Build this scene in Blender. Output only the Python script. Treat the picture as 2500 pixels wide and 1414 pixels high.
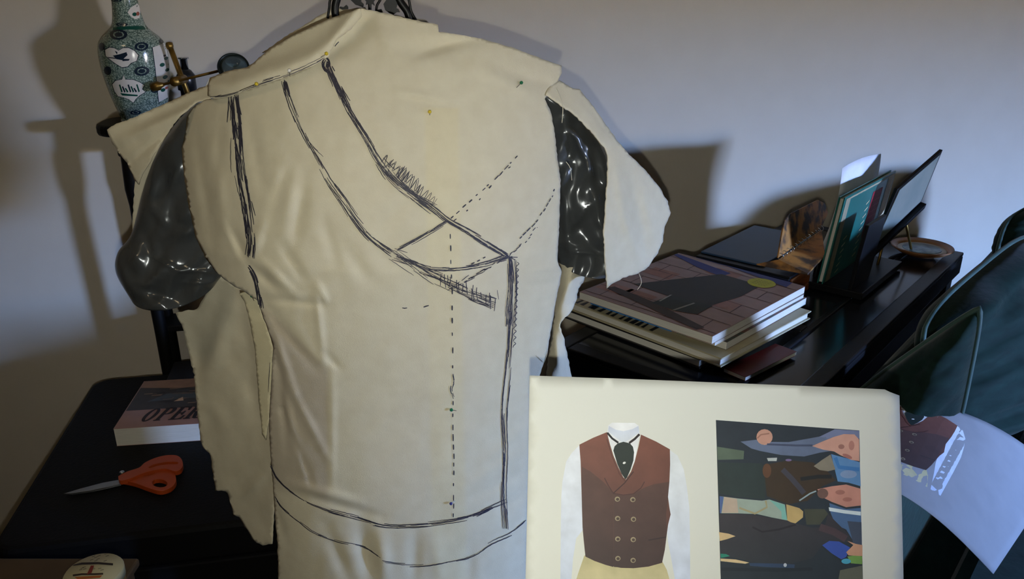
import bpy, bmesh, math, random
import numpy as np
from mathutils import Vector, noise, geometry

for o in list(bpy.data.objects):
    bpy.data.objects.remove(o)
scene = bpy.context.scene
COL = scene.collection
R = random.Random(7)

# ------------------------------------------------------------------ camera
H = 1.40                      # lens height
PITCH = math.radians(21.0)    # looking down
FPX = 1944.0                  # focal length in pixels of a 2500 px wide frame
CP, SP = math.cos(PITCH), math.sin(PITCH)
WALL_Y = 1.83                 # back wall at x = 0
WSL = 0.20                    # the back wall runs a little away to the right

cam = bpy.data.cameras.new('camera')
cam.sensor_width = 36.0
cam.lens = 36.0 * FPX / 2500.0
cam.clip_start = 0.02
cam_o = bpy.data.objects.new('camera', cam)
COL.objects.link(cam_o)
cam_o.location = (0, 0, H)
cam_o.rotation_euler = (math.radians(90) - PITCH, 0, 0)
scene.camera = cam_o

# ------------------------------------------------------------------ light
scene.view_settings.view_transform = 'Standard'
scene.view_settings.look = 'None'
scene.view_settings.gamma = 1.0
scene.view_settings.use_curve_mapping = False
scene.view_settings.exposure = 0.0

world = bpy.data.worlds.new('world')
scene.world = world
world.use_nodes = True
world.node_tree.nodes['Background'].inputs[0].default_value = (0.35, 0.5, 0.95, 1)
world.node_tree.nodes['Background'].inputs[1].default_value = 0.5

# the phone's flash, just below the lens
fl = bpy.data.lights.new('phone_flash', 'SPOT')
fl.energy = 18
fl.color = (1.0, 0.99, 0.89)
fl.spot_size = math.radians(104)
fl.spot_blend = 1.0
fl.shadow_soft_size = 0.004
flo = bpy.data.objects.new('phone_flash', fl)
COL.objects.link(flo)
flo.location = (0.0, -SP * 0.040, H - CP * 0.040)
flo.rotation_euler = (math.radians(90 + 6.5) - PITCH, 0, math.radians(4.0))

# daylight beyond the window of the right wall: blue sky above, sunlit garden wall below it
def day(name, pos, sx, sy, energy, color):
    li = bpy.data.lights.new(name, 'AREA')
    li.shape = 'RECTANGLE'
    li.size, li.size_y = sx, sy
    li.energy = energy
    li.color = color
    ob = bpy.data.objects.new(name, li)
    COL.objects.link(ob)
    ob.location = pos
    ob.rotation_euler = (Vector((0.2, 1.4, pos[2] - 0.2)) - Vector(pos)).to_track_quat('-Z', 'Y').to_euler()


day('window_sky', (6.1, -3.0, 2.03), 2.6, 1.40, 11200, (0.30, 0.49, 1.0))
day('window_garden', (6.1, -2.9, 0.76), 2.6, 1.15, 1300, (1.0, 0.86, 0.66))


# ------------------------------------------------------------------ helpers
def ray(px, py):
    x = (px - 1250.0) / FPX
    u = (707.0 - py) / FPX
    return x, CP + u * SP, -SP + u * CP


def on_z(px, py, z):
    v = ray(px, py)
    t = (z - H) / v[2]
    return Vector((v[0] * t, v[1] * t, z))


def on_y(px, py, y):
    v = ray(px, py)
    t = y / v[1]
    return Vector((v[0] * t, y, H + v[2] * t))


def at_depth(px, py, dep):
    v = ray(px, py)
    return Vector((v[0] * dep, v[1] * dep, H + v[2] * dep))


def lin(c):
    r = []
    for a in c[:3]:
        a /= 255.0
        r.append(a / 12.92 if a <= 0.04045 else ((a + 0.055) / 1.055) ** 2.4)
    return (r[0], r[1], r[2], 1.0)


MATS = {}


def mat(name, rgb, rough=0.6, metal=0.0, rgb2=None, nscale=30.0, mix=0.5, bump=0.0, bscale=80.0,
        sheen=0.0, spec=0.5, trans=0.0, stretch=None, attr=None, coat=0.0):
    """procedural principled material: two tones mixed by noise, optional relief"""
    if name in MATS:
        return MATS[name]
    m = bpy.data.materials.new(name)
    m.use_nodes = True
    nt = m.node_tree
    b = nt.nodes['Principled BSDF']
    b.inputs['Roughness'].default_value = rough
    b.inputs['Metallic'].default_value = metal
    b.inputs['Specular IOR Level'].default_value = spec
    if sheen:
        b.inputs['Sheen Weight'].default_value = sheen
        b.inputs['Sheen Roughness'].default_value = 0.35
    if trans:
        b.inputs['Transmission Weight'].default_value = trans
    if coat:
        b.inputs['Coat Weight'].default_value = coat
        b.inputs['Coat Roughness'].default_value = 0.12
    tc = nt.nodes.new('ShaderNodeTexCoord')
    src = tc.outputs['Object']
    if stretch:
        mp = nt.nodes.new('ShaderNodeMapping')
        mp.inputs['Scale'].default_value = stretch
        nt.links.new(src, mp.inputs['Vector'])
        src = mp.outputs['Vector']
    nz = nt.nodes.new('ShaderNodeTexNoise')
    nz.inputs['Scale'].default_value = nscale
    nz.inputs['Detail'].default_value = 5.0
    nt.links.new(src, nz.inputs['Vector'])
    cr = nt.nodes.new('ShaderNodeValToRGB')
    c1 = lin(rgb)
    c2 = lin(rgb2) if rgb2 else tuple(min(1.0, a * 0.86) for a in c1[:3]) + (1.0,)
    cr.color_ramp.elements[0].color = c2
    cr.color_ramp.elements[1].color = c1
    cr.color_ramp.elements[0].position = 0.5 - 0.5 * mix
    cr.color_ramp.elements[1].position = 0.5 + 0.5 * mix
    nt.links.new(nz.outputs['Fac'], cr.inputs['Fac'])
    outc = cr.outputs['Color']
    if attr:
        at = nt.nodes.new('ShaderNodeAttribute')
        at.attribute_name = attr
        mx = nt.nodes.new('ShaderNodeMix')
        mx.data_type = 'RGBA'
        mx.blend_type = 'MULTIPLY'
        mx.inputs[0].default_value = 1.0
        nt.links.new(outc, mx.inputs[6])
        nt.links.new(at.outputs['Color'], mx.inputs[7])
        outc = mx.outputs[2]
    nt.links.new(outc, b.inputs['Base Color'])
    if bump:
        n2 = nt.nodes.new('ShaderNodeTexNoise')
        n2.inputs['Scale'].default_value = bscale
        n2.inputs['Detail'].default_value = 4.0
        nt.links.new(src, n2.inputs['Vector'])
        bp = nt.nodes.new('ShaderNodeBump')
        bp.inputs['Strength'].default_value = bump
        bp.inputs['Distance'].default_value = 0.002
        nt.links.new(n2.outputs['Fac'], bp.inputs['Height'])
        nt.links.new(bp.outputs['Normal'], b.inputs['Normal'])
    MATS[name] = m
    return m


def world_loc(o):
    v = Vector((0, 0, 0))
    while o is not None:
        v += o.location
        o = o.parent
    return v


def tag(o, label, cat, group=None):
    o['label'] = label
    o['category'] = cat
    if group:
        o['group'] = group
    return o


def thing(name, label, cat, loc, group=None):
    o = bpy.data.objects.new(name, None)
    o.empty_display_size = 0.05
    COL.objects.link(o)
    o.location = loc
    return tag(o, label, cat, group)


def mesh(name, verts, faces, m, parent=None, smooth=False, cols=None, label=None):
    """one mesh object from world coordinates"""
    off = world_loc(parent) if parent is not None else Vector((0, 0, 0))
    me = bpy.data.meshes.new(name)
    me.from_pydata([tuple(Vector(v) - off) for v in verts], [], faces)
    me.update()
    if smooth:
        me.polygons.foreach_set('use_smooth', [True] * len(me.polygons))
    if cols is not None:
        ca = me.color_attributes.new('tint', 'FLOAT_COLOR', 'POINT')
        for i, c in enumerate(cols):
            ca.data[i].color = (c[0], c[1], c[2], 1.0)
    o = bpy.data.objects.new(name, me)
    COL.objects.link(o)
    if m is not None:
        me.materials.append(m)
    if parent is not None:
        o.parent = parent
    if label:
        o['label'] = label
    return o


def fix_normals(o):
    bm = bmesh.new()
    bm.from_mesh(o.data)
    bmesh.ops.recalc_face_normals(bm, faces=bm.faces)
    bm.to_mesh(o.data)
    bm.free()
    return o


class MB:
    """collects shapes for one mesh"""
    def __init__(s):
        s.v, s.f, s.c = [], [], []

    def add(s, verts, faces, col=None):
        n = len(s.v)
        s.v += [Vector(v) for v in verts]
        s.f += [[i + n for i in f] for f in faces]
        if col is not None:
            s.c += [col] * len(verts)
        return s

    def box(s, o, ex, ey, ez):
        """corner o, three edge vectors"""
        o, ex, ey, ez = map(Vector, (o, ex, ey, ez))
        vs = [o, o + ex, o + ex + ey, o + ey]
        vs += [v + ez for v in vs]
        return s.add(vs, [[3, 2, 1, 0], [4, 5, 6, 7], [0, 1, 5, 4], [1, 2, 6, 5], [2, 3, 7, 6], [3, 0, 4, 7]])

    def prism(s, poly, ext):
        """polygon of 3D points pushed along ext"""
        n = len(poly)
        ext = Vector(ext)
        vs = [Vector(p) for p in poly] + [Vector(p) + ext for p in poly]
        fs = [list(range(n))[::-1], list(range(n, 2 * n))]
        fs += [[i, (i + 1) % n, n + (i + 1) % n, n + i] for i in range(n)]
        return s.add(vs, fs)

    def tube(s, pts, rad, seg=8, closed=False):
        pts = [Vector(p) for p in pts]
        n = len(pts)
        rads = rad if isinstance(rad, (list, tuple)) else [rad] * n
        up = None
        vs, fs = [], []
        for i, p in enumerate(pts):
            a = pts[(i - 1) % n] if (closed or i > 0) else pts[i]
            b = pts[(i + 1) % n] if (closed or i < n - 1) else pts[i]
            t = (b - a).normalized()
            if up is None:
                up = Vector((0, 0, 1)) if abs(t.z) < 0.9 else Vector((1, 0, 0))
            x = t.cross(up)
            if x.length < 1e-6:
                x = t.cross(Vector((0.3, 0.9, 0.1)))
            x.normalize()
            y = x.cross(t).normalized()
            up = y
            for k in range(seg):
                an = 2 * math.pi * k / seg
                vs.append(p + (x * math.cos(an) + y * math.sin(an)) * rads[i])
        m = n if closed else n - 1
        for i in range(m):
            j = (i + 1) % n
            for k in range(seg):
                k2 = (k + 1) % seg
                fs.append([i * seg + k, i * seg + k2, j * seg + k2, j * seg + k])
        if not closed:
            fs.append([k for k in range(seg)][::-1])
            fs.append([(n - 1) * seg + k for k in range(seg)])
        return s.add(vs, fs)

    def lathe(s, prof, base, axis=(0, 0, 1), seg=32, xdir=(1, 0, 0)):
        """prof: (radius, height along axis)"""
        az = Vector(axis).normalized()
        ax = Vector(xdir)
        ax = (ax - az * ax.dot(az)).normalized()
        ay = az.cross(ax)
        base = Vector(base)
        vs, fs = [], []
        for r, h in prof:
            for k in range(seg):
                a = 2 * math.pi * k / seg
                vs.append(base + az * h + (ax * math.cos(a) + ay * math.sin(a)) * r)
        for i in range(len(prof) - 1):
            for k in range(seg):
                k2 = (k + 1) % seg
                fs.append([i * seg + k, i * seg + k2, (i + 1) * seg + k2, (i + 1) * seg + k])
        fs.append([k for k in range(seg)][::-1])
        fs.append([(len(prof) - 1) * seg + k for k in range(seg)])
        return s.add(vs, fs)

    def build(s, name, m, parent=None, smooth=False, label=None, bevel=0.0, fix=True):
        o = mesh(name, s.v, s.f, m, parent, smooth, s.c if s.c else None, label)
        if fix:
            fix_normals(o)
        if bevel:
            bv = o.modifiers.new('bevel', 'BEVEL')
            bv.width = bevel
            bv.segments = 2
            bv.limit_method = 'ANGLE'
        if smooth == 'auto':
            pass
        return o


def struct(o):
    o['kind'] = 'structure'
    return o


def spline(pts, n=12):
    """Catmull-Rom through tuples of any length"""
    out = []
    P = [tuple(p) for p in pts]
    for i in range(len(P) - 1):
        p0 = P[max(i - 1, 0)]
        p1, p2 = P[i], P[i + 1]
        p3 = P[min(i + 2, len(P) - 1)]
        for k in range(n):
            t = k / n
            out.append(tuple(0.5 * (2 * b + (c - a) * t + (2 * a - 5 * b + 4 * c - d) * t * t
                                    + (-a + 3 * b - 3 * c + d) * t ** 3)
                             for a, b, c, d in zip(p0, p1, p2, p3)))
    out.append(P[-1])
    return out


# ------------------------------------------------------------------ room shell
m_wall = mat('wall_paint', (192, 184, 168), 0.85, rgb2=(187, 179, 163), nscale=14, bump=0.06, bscale=420)
m_floor = mat('floor_carpet', (74, 64, 50), 0.95, rgb2=(58, 50, 40), nscale=160, bump=0.5, bscale=500)
m_ceil = mat('ceiling_paint', (225, 222, 212), 0.9)
m_trim = mat('trim_paint', (222, 218, 208), 0.5)
X0, X1, YB, ZT = -2.3, 3.6, -3.2, 2.5
T = 0.12
YT = 2.45


def wall_y(x):
    return WALL_Y + WSL * x


def slab_poly(name, z, m):
    return struct(MB().prism([(X0 - T, YB - T, z), (X1 + T, YB - T, z), (X1 + T, wall_y(X1 + T), z), (X0 - T, wall_y(X0 - T), z)], (0, 0, T)).build(name, m))


slab_poly('floor', -T, m_floor)
slab_poly('ceiling', ZT, m_ceil)
struct(MB().prism([(X0 - T, wall_y(X0 - T), 0), (X1 + T, wall_y(X1 + T), 0), (X1 + T, wall_y(X1 + T) + T, 0), (X0 - T, wall_y(X0 - T) + T, 0)], (0, 0, ZT)).build('wall_back', m_wall))
struct(MB().box((X0 - T, YB - T, 0), (X1 - X0 + 2 * T, 0, 0), (0, T, 0), (0, 0, ZT)).build('wall_front', m_wall))
struct(MB().box((X0 - T, YB, 0), (T, 0, 0), (0, wall_y(X0) - YB, 0), (0, 0, ZT)).build('wall_left', m_wall))
WY0, WY1, WZ0, WZ1 = -0.86, -0.30, 0.98, 1.42
wr = MB()
wr.box((X1, YB, 0), (T, 0, 0), (0, WY0 - YB, 0), (0, 0, ZT))
wr.box((X1, WY1, 0), (T, 0, 0), (0, wall_y(X1) - WY1, 0), (0, 0, ZT))
wr.box((X1, WY0, 0), (T, 0, 0), (0, WY1 - WY0, 0), (0, 0, WZ0))
wr.box((X1, WY0, WZ1), (T, 0, 0), (0, WY1 - WY0, 0), (0, 0, ZT - WZ1))
struct(wr.build('wall_right', m_wall))
wf = MB()
for z in (WZ0, WZ1 - 0.04):
    wf.box((X1 + 0.03, WY0, z), (0.05, 0, 0), (0, WY1 - WY0, 0), (0, 0, 0.04))
for y in (WY0, WY1 - 0.04):
    wf.box((X1 + 0.03, y, WZ0 + 0.04), (0.05, 0, 0), (0, 0.04, 0), (0, 0, WZ1 - WZ0 - 0.08))
win = struct(wf.build('window_1', m_trim))
MB().box((X1 - 0.04, WY0 - 0.04, WZ0 - 0.03), (0.1, 0, 0), (0, WY1 - WY0 + 0.08, 0), (0, 0, 0.03)).build('window_sill', m_trim, win)
struct(MB().prism([(X0, wall_y(X0), 0), (X1, wall_y(X1), 0), (X1, wall_y(X1) - 0.015, 0), (X0, wall_y(X0) - 0.015, 0)], (0, 0, 0.1)).build('baseboard_back', m_trim, bevel=0.004))

# added, unseen fill lamp on the ceiling that warms the upper wall
FILL_LAMP = Vector((-0.95, 0.10, ZT))
cl = thing('fill_lamp', 'round warm fill light added out of view above the left of the room', 'fill lamp', FILL_LAMP)
MB().lathe([(0.16, -0.03), (0.165, -0.02), (0.165, -0.0005)], FILL_LAMP, seg=40).build('fill_lamp_base', m_trim, cl, True)
m_glow = bpy.data.materials.new('fill_lamp_glow')
m_glow.use_nodes = True
nb = m_glow.node_tree.nodes['Principled BSDF']
nb.inputs['Base Color'].default_value = (0.9, 0.85, 0.75, 1)
nb.inputs['Emission Color'].default_value = (1.0, 0.74, 0.44, 1)
nb.inputs['Emission Strength'].default_value = 11.0
MB().lathe([(0.01, -0.085), (0.07, -0.08), (0.12, -0.062), (0.15, -0.032), (0.152, -0.03)], FILL_LAMP, seg=40).build('fill_lamp_shade', m_glow, cl, True)

# ------------------------------------------------------------------ dress form and muslin toile
m_tape = mat('duct_tape', (104, 108, 110), 0.24, 0.5, rgb2=(82, 86, 88), nscale=18, bump=0.25, bscale=60, spec=0.6)
m_cloth = mat('unbleached_muslin', (214, 207, 182), 0.92, rgb2=(206, 198, 172), nscale=55, bump=0.22, bscale=900,
              attr='tint', sheen=0.06, spec=0.15)
m_iron = mat('black_iron', (16, 17, 16), 0.45, 0.4)
m_ink = mat('marker_ink', (34, 33, 44), 0.6, rgb2=(58, 57, 70), nscale=240)

XC = -0.155
ZS = [0.45, 0.62, 0.75, 0.90, 1.00, 1.10, 1.18, 1.25, 1.31, 1.36, 1.42, 1.6]
YS = [0.840, 0.845, 0.846, 0.845, 0.838, 0.832, 0.842, 0.866, 0.895, 0.925, 0.955, 1.03]


def chest(x, z):
    y0 = float(np.interp(z, ZS, YS))
    q = min(abs(x - XC) / 0.22, 1.55)
    return y0 + 0.098 * q ** 2.3


def bump1(px, py, f):
    x0, y0, x1, y1, w, amp = f
    dx, dy = x1 - x0, y1 - y0
    L2 = dx * dx + dy * dy
    t = ((px - x0) * dx + (py - y0) * dy) / L2
    tc = min(max(t, 0.0), 1.0)
    d2 = (px - x0 - tc * dx) ** 2 + (py - y0 - tc * dy) ** 2
    k = math.exp(-d2 / (w * w))
    if k < 1e-3:
        return 0.0
    return amp * k * (0.35 + 0.65 * math.sin(math.pi * min(max(tc, 0.04), 0.96)))


# folds of the front panel: line in the cloth, width, depth (positive sinks)
FOLDS = [
    (800, 132, 862, 92, 22, 0.008), (862, 92, 900, 40, 26, 0.007), (960, 130, 925, 60, 20, -0.004),
    (990, 118, 1180, 92, 20, 0.007), (1010, 138, 1110, 104, 12, 0.004), (1040, 92, 1200, 84, 9, -0.003),
    (970, 222, 1100, 248, 11, -0.0035), (960, 236, 1110, 262, 10, 0.003),
    (606, 640, 660, 500, 16, -0.006), (660, 500, 690, 400, 18, -0.004), (640, 560, 690, 430, 18, 0.005),
    (602, 640, 560, 560, 13, 0.006), (545, 545, 590, 640, 9, -0.004), (520, 350, 548, 560, 16, -0.004),
    (480, 330, 520, 600, 14, 0.004), (540, 300, 520, 480, 14, 0.003), (612, 300, 640, 470, 16, 0.003),
    (720, 420, 690, 560, 20, -0.004), (740, 470, 720, 600, 16, 0.004), (790, 540, 820, 640, 16, 0.003),
    (612, 650, 670, 700, 12, 0.005), (640, 640, 720, 720, 12, -0.005), (690, 600, 740, 680, 13, 0.004),
    (650, 730, 800, 745, 10, 0.004), (800, 745, 775, 690, 9, -0.004), (640, 735, 770, 900, 14, 0.004),
    (650, 770, 720, 960, 10, -0.005), (662, 800, 690, 1000, 10, 0.005), (672, 900, 745, 1160, 9, -0.005),
    (685, 900, 700, 1100, 9, 0.004), (700, 930, 800, 1120, 10, -0.004), (690, 1000, 760, 1180, 8, 0.004),
    (770, 700, 790, 880, 9, -0.004), (790, 860, 830, 900, 9, 0.003), (812, 900, 812, 1190, 8, -0.0022),
    (700, 1180, 880, 1230, 14, -0.005), (740, 1205, 930, 1262, 12, 0.004), (660, 1210, 700, 1330, 12, 0.004),
    (800, 1290, 850, 1414, 18, 0.005), (880, 1270, 905, 1420, 22, 0.008), (930, 1310, 940, 1420, 18, -0.006),
    (1015, 1300, 1010, 1420, 16, 0.005), (1060, 1310, 1075, 1420, 18, -0.003), (1150, 1330, 1140, 1430, 16, 0.004),
    (1130, 1190, 1300, 1090, 12, -0.003), (1160, 1215, 1300, 1140, 10, 0.003), (1180, 1130, 1300, 1030, 10, -0.0025),
    (1200, 1250, 1300, 1200, 9, 0.003), (1290, 662, 1372, 650, 8, -0.003), (1280, 700, 1370, 690, 8, 0.003),
    (1150, 440, 1350, 380, 30, -0.002), (1300, 745, 1360, 728, 6, 0.0025), (1280, 870, 1330, 860, 6, 0.002),
    (900, 300, 1000, 420, 26, -0.0025), (930, 560, 1000, 470, 24, 0.0022), (840, 600, 905, 690, 18, 0.003),
    (1230, 170, 1360, 215, 16, 0.0035), (1160, 160, 1300, 235, 16, -0.003),
]


def cloth_noise(px, py, a=0.0012):
    return a * (noise.noise(Vector((px / 95.0, py / 150.0, 3.3))) + 0.6 * noise.noise(Vector((px / 38.0, py / 52.0, 9.1))))


def front_pt(px, py, off=0.0):
    b = 0.8 * sum(bump1(px, py, f) for f in FOLDS) + cloth_noise(px, py) + off
    y = 0.87
    for _ in range(14):
        p = on_y(px, py, y)
        y = chest(p.x, p.z) + b
    return on_y(px, py, y)


def fit_surface(ctrl, folds=(), na=0.002):
    """quadratic depth surface through (px, py, Y) control points"""
    c = np.array(ctrl, float)
    q = lambda x, y: [1, x, y] if len(ctrl) < 6 else [1, x, y, x * x, x * y, y * y]
    A = np.array([q((x - 900) / 500, (y - 600) / 500) for x, y in c[:, :2]])
    s = np.linalg.lstsq(A, c[:, 2], rcond=None)[0]

    def fn(px, py, off=0.0):
        yy = float(np.dot(q((px - 900) / 500, (py - 600) / 500), s))
        yy += sum(bump1(px, py, f) for f in folds) + cloth_noise(px, py, na) + off
        return on_y(px, py, yy)
    return fn


def ragged(poly, step=9.0, amp=1.6):
    out = []
    n = len(poly)
    for i in range(n):
        a, b = poly[i], poly[(i + 1) % n]
        L = math.dist(a, b)
        k = max(1, int(L / step))
        for j in range(k):
            t = j / k
            x, y = a[0] + (b[0] - a[0]) * t, a[1] + (b[1] - a[1]) * t
            out.append((x + R.uniform(-amp, amp), y + R.uniform(-amp, amp)))
    return out


def sheet(name, poly, fn, m, parent, step=8.0, thick=0.0012, tint=None, rag=1.2, label=None, smooth_edge=False):
    """cloth or paper sheet: outline polygon filled with a fine grid, laid on a depth surface"""
    if smooth_edge:
        poly = [p[:2] for p in spline(list(poly) + [poly[0]], 4)][:-1]
    edge = ragged(poly, step, rag)
    xs = [p[0] for p in edge]
    ys = [p[1] for p in edge]
    pts = [Vector(p) for p in edge]
    ne = len(pts)
    x = min(xs) + step * 0.5
    row = 0
    E = np.array(edge)
    E2 = np.roll(E, -1, axis=0)

    def inside(px, py):
        c = ((E[:, 1] > py) != (E2[:, 1] > py))
        with np.errstate(divide='ignore', invalid='ignore'):
            xi = (E2[:, 0] - E[:, 0]) * (py - E[:, 1]) / (E2[:, 1] - E[:, 1]) + E[:, 0]
        return np.count_nonzero(c & (px < xi)) % 2 == 1
    gy = min(ys) + step * 0.5
    while gy < max(ys):
        gx = min(xs) + (step * 0.5 if row % 2 else step)
        while gx < max(xs):
            if inside(gx, gy):
                d = np.min((E[:, 0] - gx) ** 2 + (E[:, 1] - gy) ** 2)
                if d > (step * 0.55) ** 2:
                    pts.append(Vector((gx, gy)))
            gx += step
        gy += step * 0.87
        row += 1
    edges = [(i, (i + 1) % ne) for i in range(ne)]
    res = geometry.delaunay_2d_cdt(pts, edges, [], 1, 1e-4)
    vs2, fs = res[0], res[2]
    verts = [fn(v.x, v.y) for v in vs2]
    cols = [tint(v.x, v.y) if tint else (1, 1, 1) for v in vs2]
    o = mesh(name, verts, fs, m, parent, True, cols, label)
    if thick:
        so = o.modifiers.new('thickness', 'SOLIDIFY')
        so.thickness = thick
        so.offset = 1.0
    # faces towards the lens
    me = o.data
    me.update()
    tot = sum((me.polygons[i].normal.y for i in range(0, len(me.polygons), 7)))
    if tot > 0:
        me.flip_normals()
        if thick:
            so.offset = -1.0
    else:
        if thick:
            so.offset = -1.0
    return o


form = thing('dress_form', 'duct-taped dressmaker torso on iron stand wearing the cream muslin', 'dress form', (XC, 1.0, 0.0))
# torso
tv, tf = [], []
NS = 40
zz = list(np.linspace(0.52, 1.30, 20)) + [1.325, 1.345, 1.36]
for z in zz:
    w = (0.138 + 0.034 * min(1.0, max(0.0, (z - 1.02) / 0.14))) if z < 1.25 else max(0.05, 0.172 - (z - 1.25) * 1.05)
    if 0.7 < z < 0.95:
        w -= 0.006 * math.sin((z - 0.7) / 0.25 * math.pi)
    for k in range(NS):
        a = 2 * math.pi * k / NS
        x = XC + w * math.cos(a)
        ye = chest(XC + w, z) + 0.035
        yf = chest(x, z) + 0.035
        y = yf if math.sin(a) < 0 else ye + 0.10 * math.sin(a)
        tv.append((x, y, z))
for i in range(len(zz) - 1):
    for k in range(NS):
        k2 = (k + 1) % NS
        tf.append([i * NS + k, i * NS + k2, (i + 1) * NS + k2, (i + 1) * NS + k])
tf.append(list(range(NS))[::-1])
tf.append([(len(zz) - 1) * NS + k for k in range(NS)])
fix_normals(mesh('torso', tv, tf, m_tape, form, True))


def stump(name, Lp, Rp, yc, dd, bulge, parent, seed, creases):
    n = 80
    L = spline(Lp, 60)
    Rr = spline(Rp, 60)
    L = [L[int(round(i * (len(L) - 1) / n))] for i in range(n + 1)]
    Rr = [Rr[int(round(i * (len(Rr) - 1) / n))] for i in range(n + 1)]
    seg = 80
    vs, fs = [], []
    for i in range(n + 1):
        s = i / n
        y = yc[0] + (yc[1] - yc[0]) * s
        d = dd[0] + (dd[1] - dd[0]) * s
        for k in range(seg):
            a = 2 * math.pi * k / seg
            c, sn = math.cos(a), math.sin(a)
            px = L[i][0] + (Rr[i][0] - L[i][0]) * (1 - c) / 2
            py = L[i][1] + (Rr[i][1] - L[i][1]) * (1 - c) / 2 + bulge * s ** 3 * sn
            q = noise.noise(Vector((px / 80.0 + seed, py / 75.0, sn)))
            q2 = abs(noise.noise(Vector((px / 60.0 + py / 150.0, py / 105.0 + seed, 4 + sn))))
            dk = d * (1 + 0.22 * q - 0.30 * q2)
            q5 = max(0.0, 1 - 5 * abs(noise.noise(Vector((px / 75.0 + py / 110.0 + seed, py / 95.0 - px / 200.0, 2.2)))))
            dk += 0.10 * d * q5
            if sn > 0:
                dk -= 1.4 * sum(bump1(px, py, f) for f in creases) * min(1.0, 3 * sn)
            vs.append(on_y(px, py, y - dk * sn))
    for i in range(n):
        for k in range(seg):
            k2 = (k + 1) % seg
            fs.append([i * seg + k, i * seg + k2, (i + 1) * seg + k2, (i + 1) * seg + k])
    fs.append(list(range(seg))[::-1])
    fs.append([n * seg + k for k in range(seg)])
    o = mesh(name, vs, fs, m_tape, parent, True)
    return fix_normals(o)


sl = stump('arm_stump', [(480, 250), (430, 300), (388, 365), (352, 455), (322, 568), (287, 618), (283, 665), (318, 722)],
           [(545, 255), (585, 330), (600, 420), (600, 500), (595, 580), (585, 630), (560, 650), (536, 668)],
           (1.045, 1.03), (0.045, 0.055), 58, form, 1.7,
           [(372, 400, 366, 500, 11, -0.008), (366, 500, 408, 550, 10, -0.006), (470, 500, 430, 560, 12, -0.007), (395, 400, 425, 540, 16, 0.008),
            (425, 560, 462, 540, 8, 0.006), (440, 585, 475, 560, 8, -0.005), (345, 560, 375, 640, 12, 0.006), (375, 590, 380, 640, 8, -0.005),
            (370, 622, 430, 660, 4, -0.0035), (430, 660, 525, 664, 4, -0.003), (312, 588, 345, 650, 4, -0.003), (300, 620, 330, 690, 14, 0.006), (440, 690, 520, 690, 4, -0.003),
            (420, 300, 372, 390, 8, -0.005), (330, 700, 430, 735, 10, 0.005)])
sr = stump('arm_stump', [(1300, 235), (1310, 300), (1322, 400), (1330, 500), (1338, 560), (1345, 600), (1352, 615), (1358, 628)],
           [(1372, 238), (1440, 300), (1490, 380), (1512, 470), (1525, 560), (1522, 620), (1512, 650), (1496, 664)],
           (1.035, 1.03), (0.045, 0.05), 30, form, 5.2,
           [(1388, 316, 1412, 340, 7, -0.008), (1410, 345, 1438, 400, 6, -0.006), (1438, 400, 1446, 440, 6, -0.006), (1395, 350, 1400, 450, 14, 0.006),
            (1446, 500, 1478, 440, 8, -0.006), (1440, 500, 1395, 555, 6, -0.005), (1375, 460, 1390, 620, 10, -0.007), (1420, 560, 1470, 640, 18, 0.008),
            (1392, 615, 1470, 620, 4, -0.003), (1355, 255, 1400, 268, 4, -0.003), (1450, 380, 1470, 470, 12, 0.007), (1460, 540, 1480, 560, 8, -0.005)])
# tape edges showing as thin raised seams on the stumps


def seam(pts, ycen, r, parent, name='tape_edge'):
    MB().tube([on_y(a, b, y) for a, b, y in [p for p in pts]], r, 5).build(name, m_tape, parent, True)


# stand: pole, tripod base
MB().tube([(XC, 1.0, 0.06), (XC, 1.0, 0.54)], 0.014, 16).build('pole', m_iron, form, True)
for k in range(3):
    a = math.radians(90 + 120 * k)
    c, s = math.cos(a), math.sin(a)
    MB().tube(spline([(XC, 1.0, 0.20), (XC + 0.08 * c, 1.0 + 0.08 * s, 0.19), (XC + 0.19 * c, 1.0 + 0.19 * s, 0.07),
                      (XC + 0.25 * c, 1.0 + 0.25 * s, 0.012)], 6), 0.009, 10).build('leg', m_iron, form, True)

# iron finial of scrolls and leaves above the neck
YF = 1.005


def fpt(x, y, dy=0.0):
    return on_y(x, y, YF + dy)


fin = MB()
ftop = [(806, 40, 4), (812, 22, 5), (828, 0, 6), (838, -40, 7), (850, -90, 7), (880, -140, 7), (908, -170, 7)]


def iron(pts, parent=None, n=6):
    q = spline(pts, n)
    return [fpt(p[0], p[1]) for p in q], [p[2] * 0.00052 for p in q]


MB().lathe([(0.05, 0), (0.056, 0.006), (0.05, 0.014), (0.03, 0.02)], (fpt(912, 80).x, YF, 1.345), seg=32).build('neck_cap', m_iron, form, True)
p, r = iron([(822, 55, 9), (818, 24, 9), (822, 0, 9), (838, -40, 8), (858, -85, 7), (885, -125, 6), (912, -150, 6)])
MB().tube(p, r, 8).build('scroll', m_iron, form, True)
p, r = iron([(800, 45, 3), (804, 18, 3), (806, 0, 3), (820, -40, 3), (848, -90, 3)])
MB().tube(p, r, 8).build('scroll', m_iron, form, True)
p, r = iron([(1002, 60, 9), (995, 30, 9), (975, 0, 9), (962, -40, 8), (945, -85, 7), (925, -125, 6), (912, -150, 6)])
MB().tube(p, r, 8).build('scroll', m_iron, form, True)
p, r = iron([(1016, 52, 4), (1004, 28, 3), (998, 0, 3), (985, -40, 3), (960, -90, 3)])
MB().tube(p, r, 8).build('scroll', m_iron, form, True)
p, r = iron([(903, 40, 4), (903, 0, 4), (906, -60, 4), (912, -150, 4)])
MB().tube(p, r, 8).build('stem', m_iron, form, True)
p, r = iron([(918, 40, 3), (920, 15, 3), (928, 0, 3), (934, -20, 3), (926, -40, 3), (916, -50, 3)])
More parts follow.
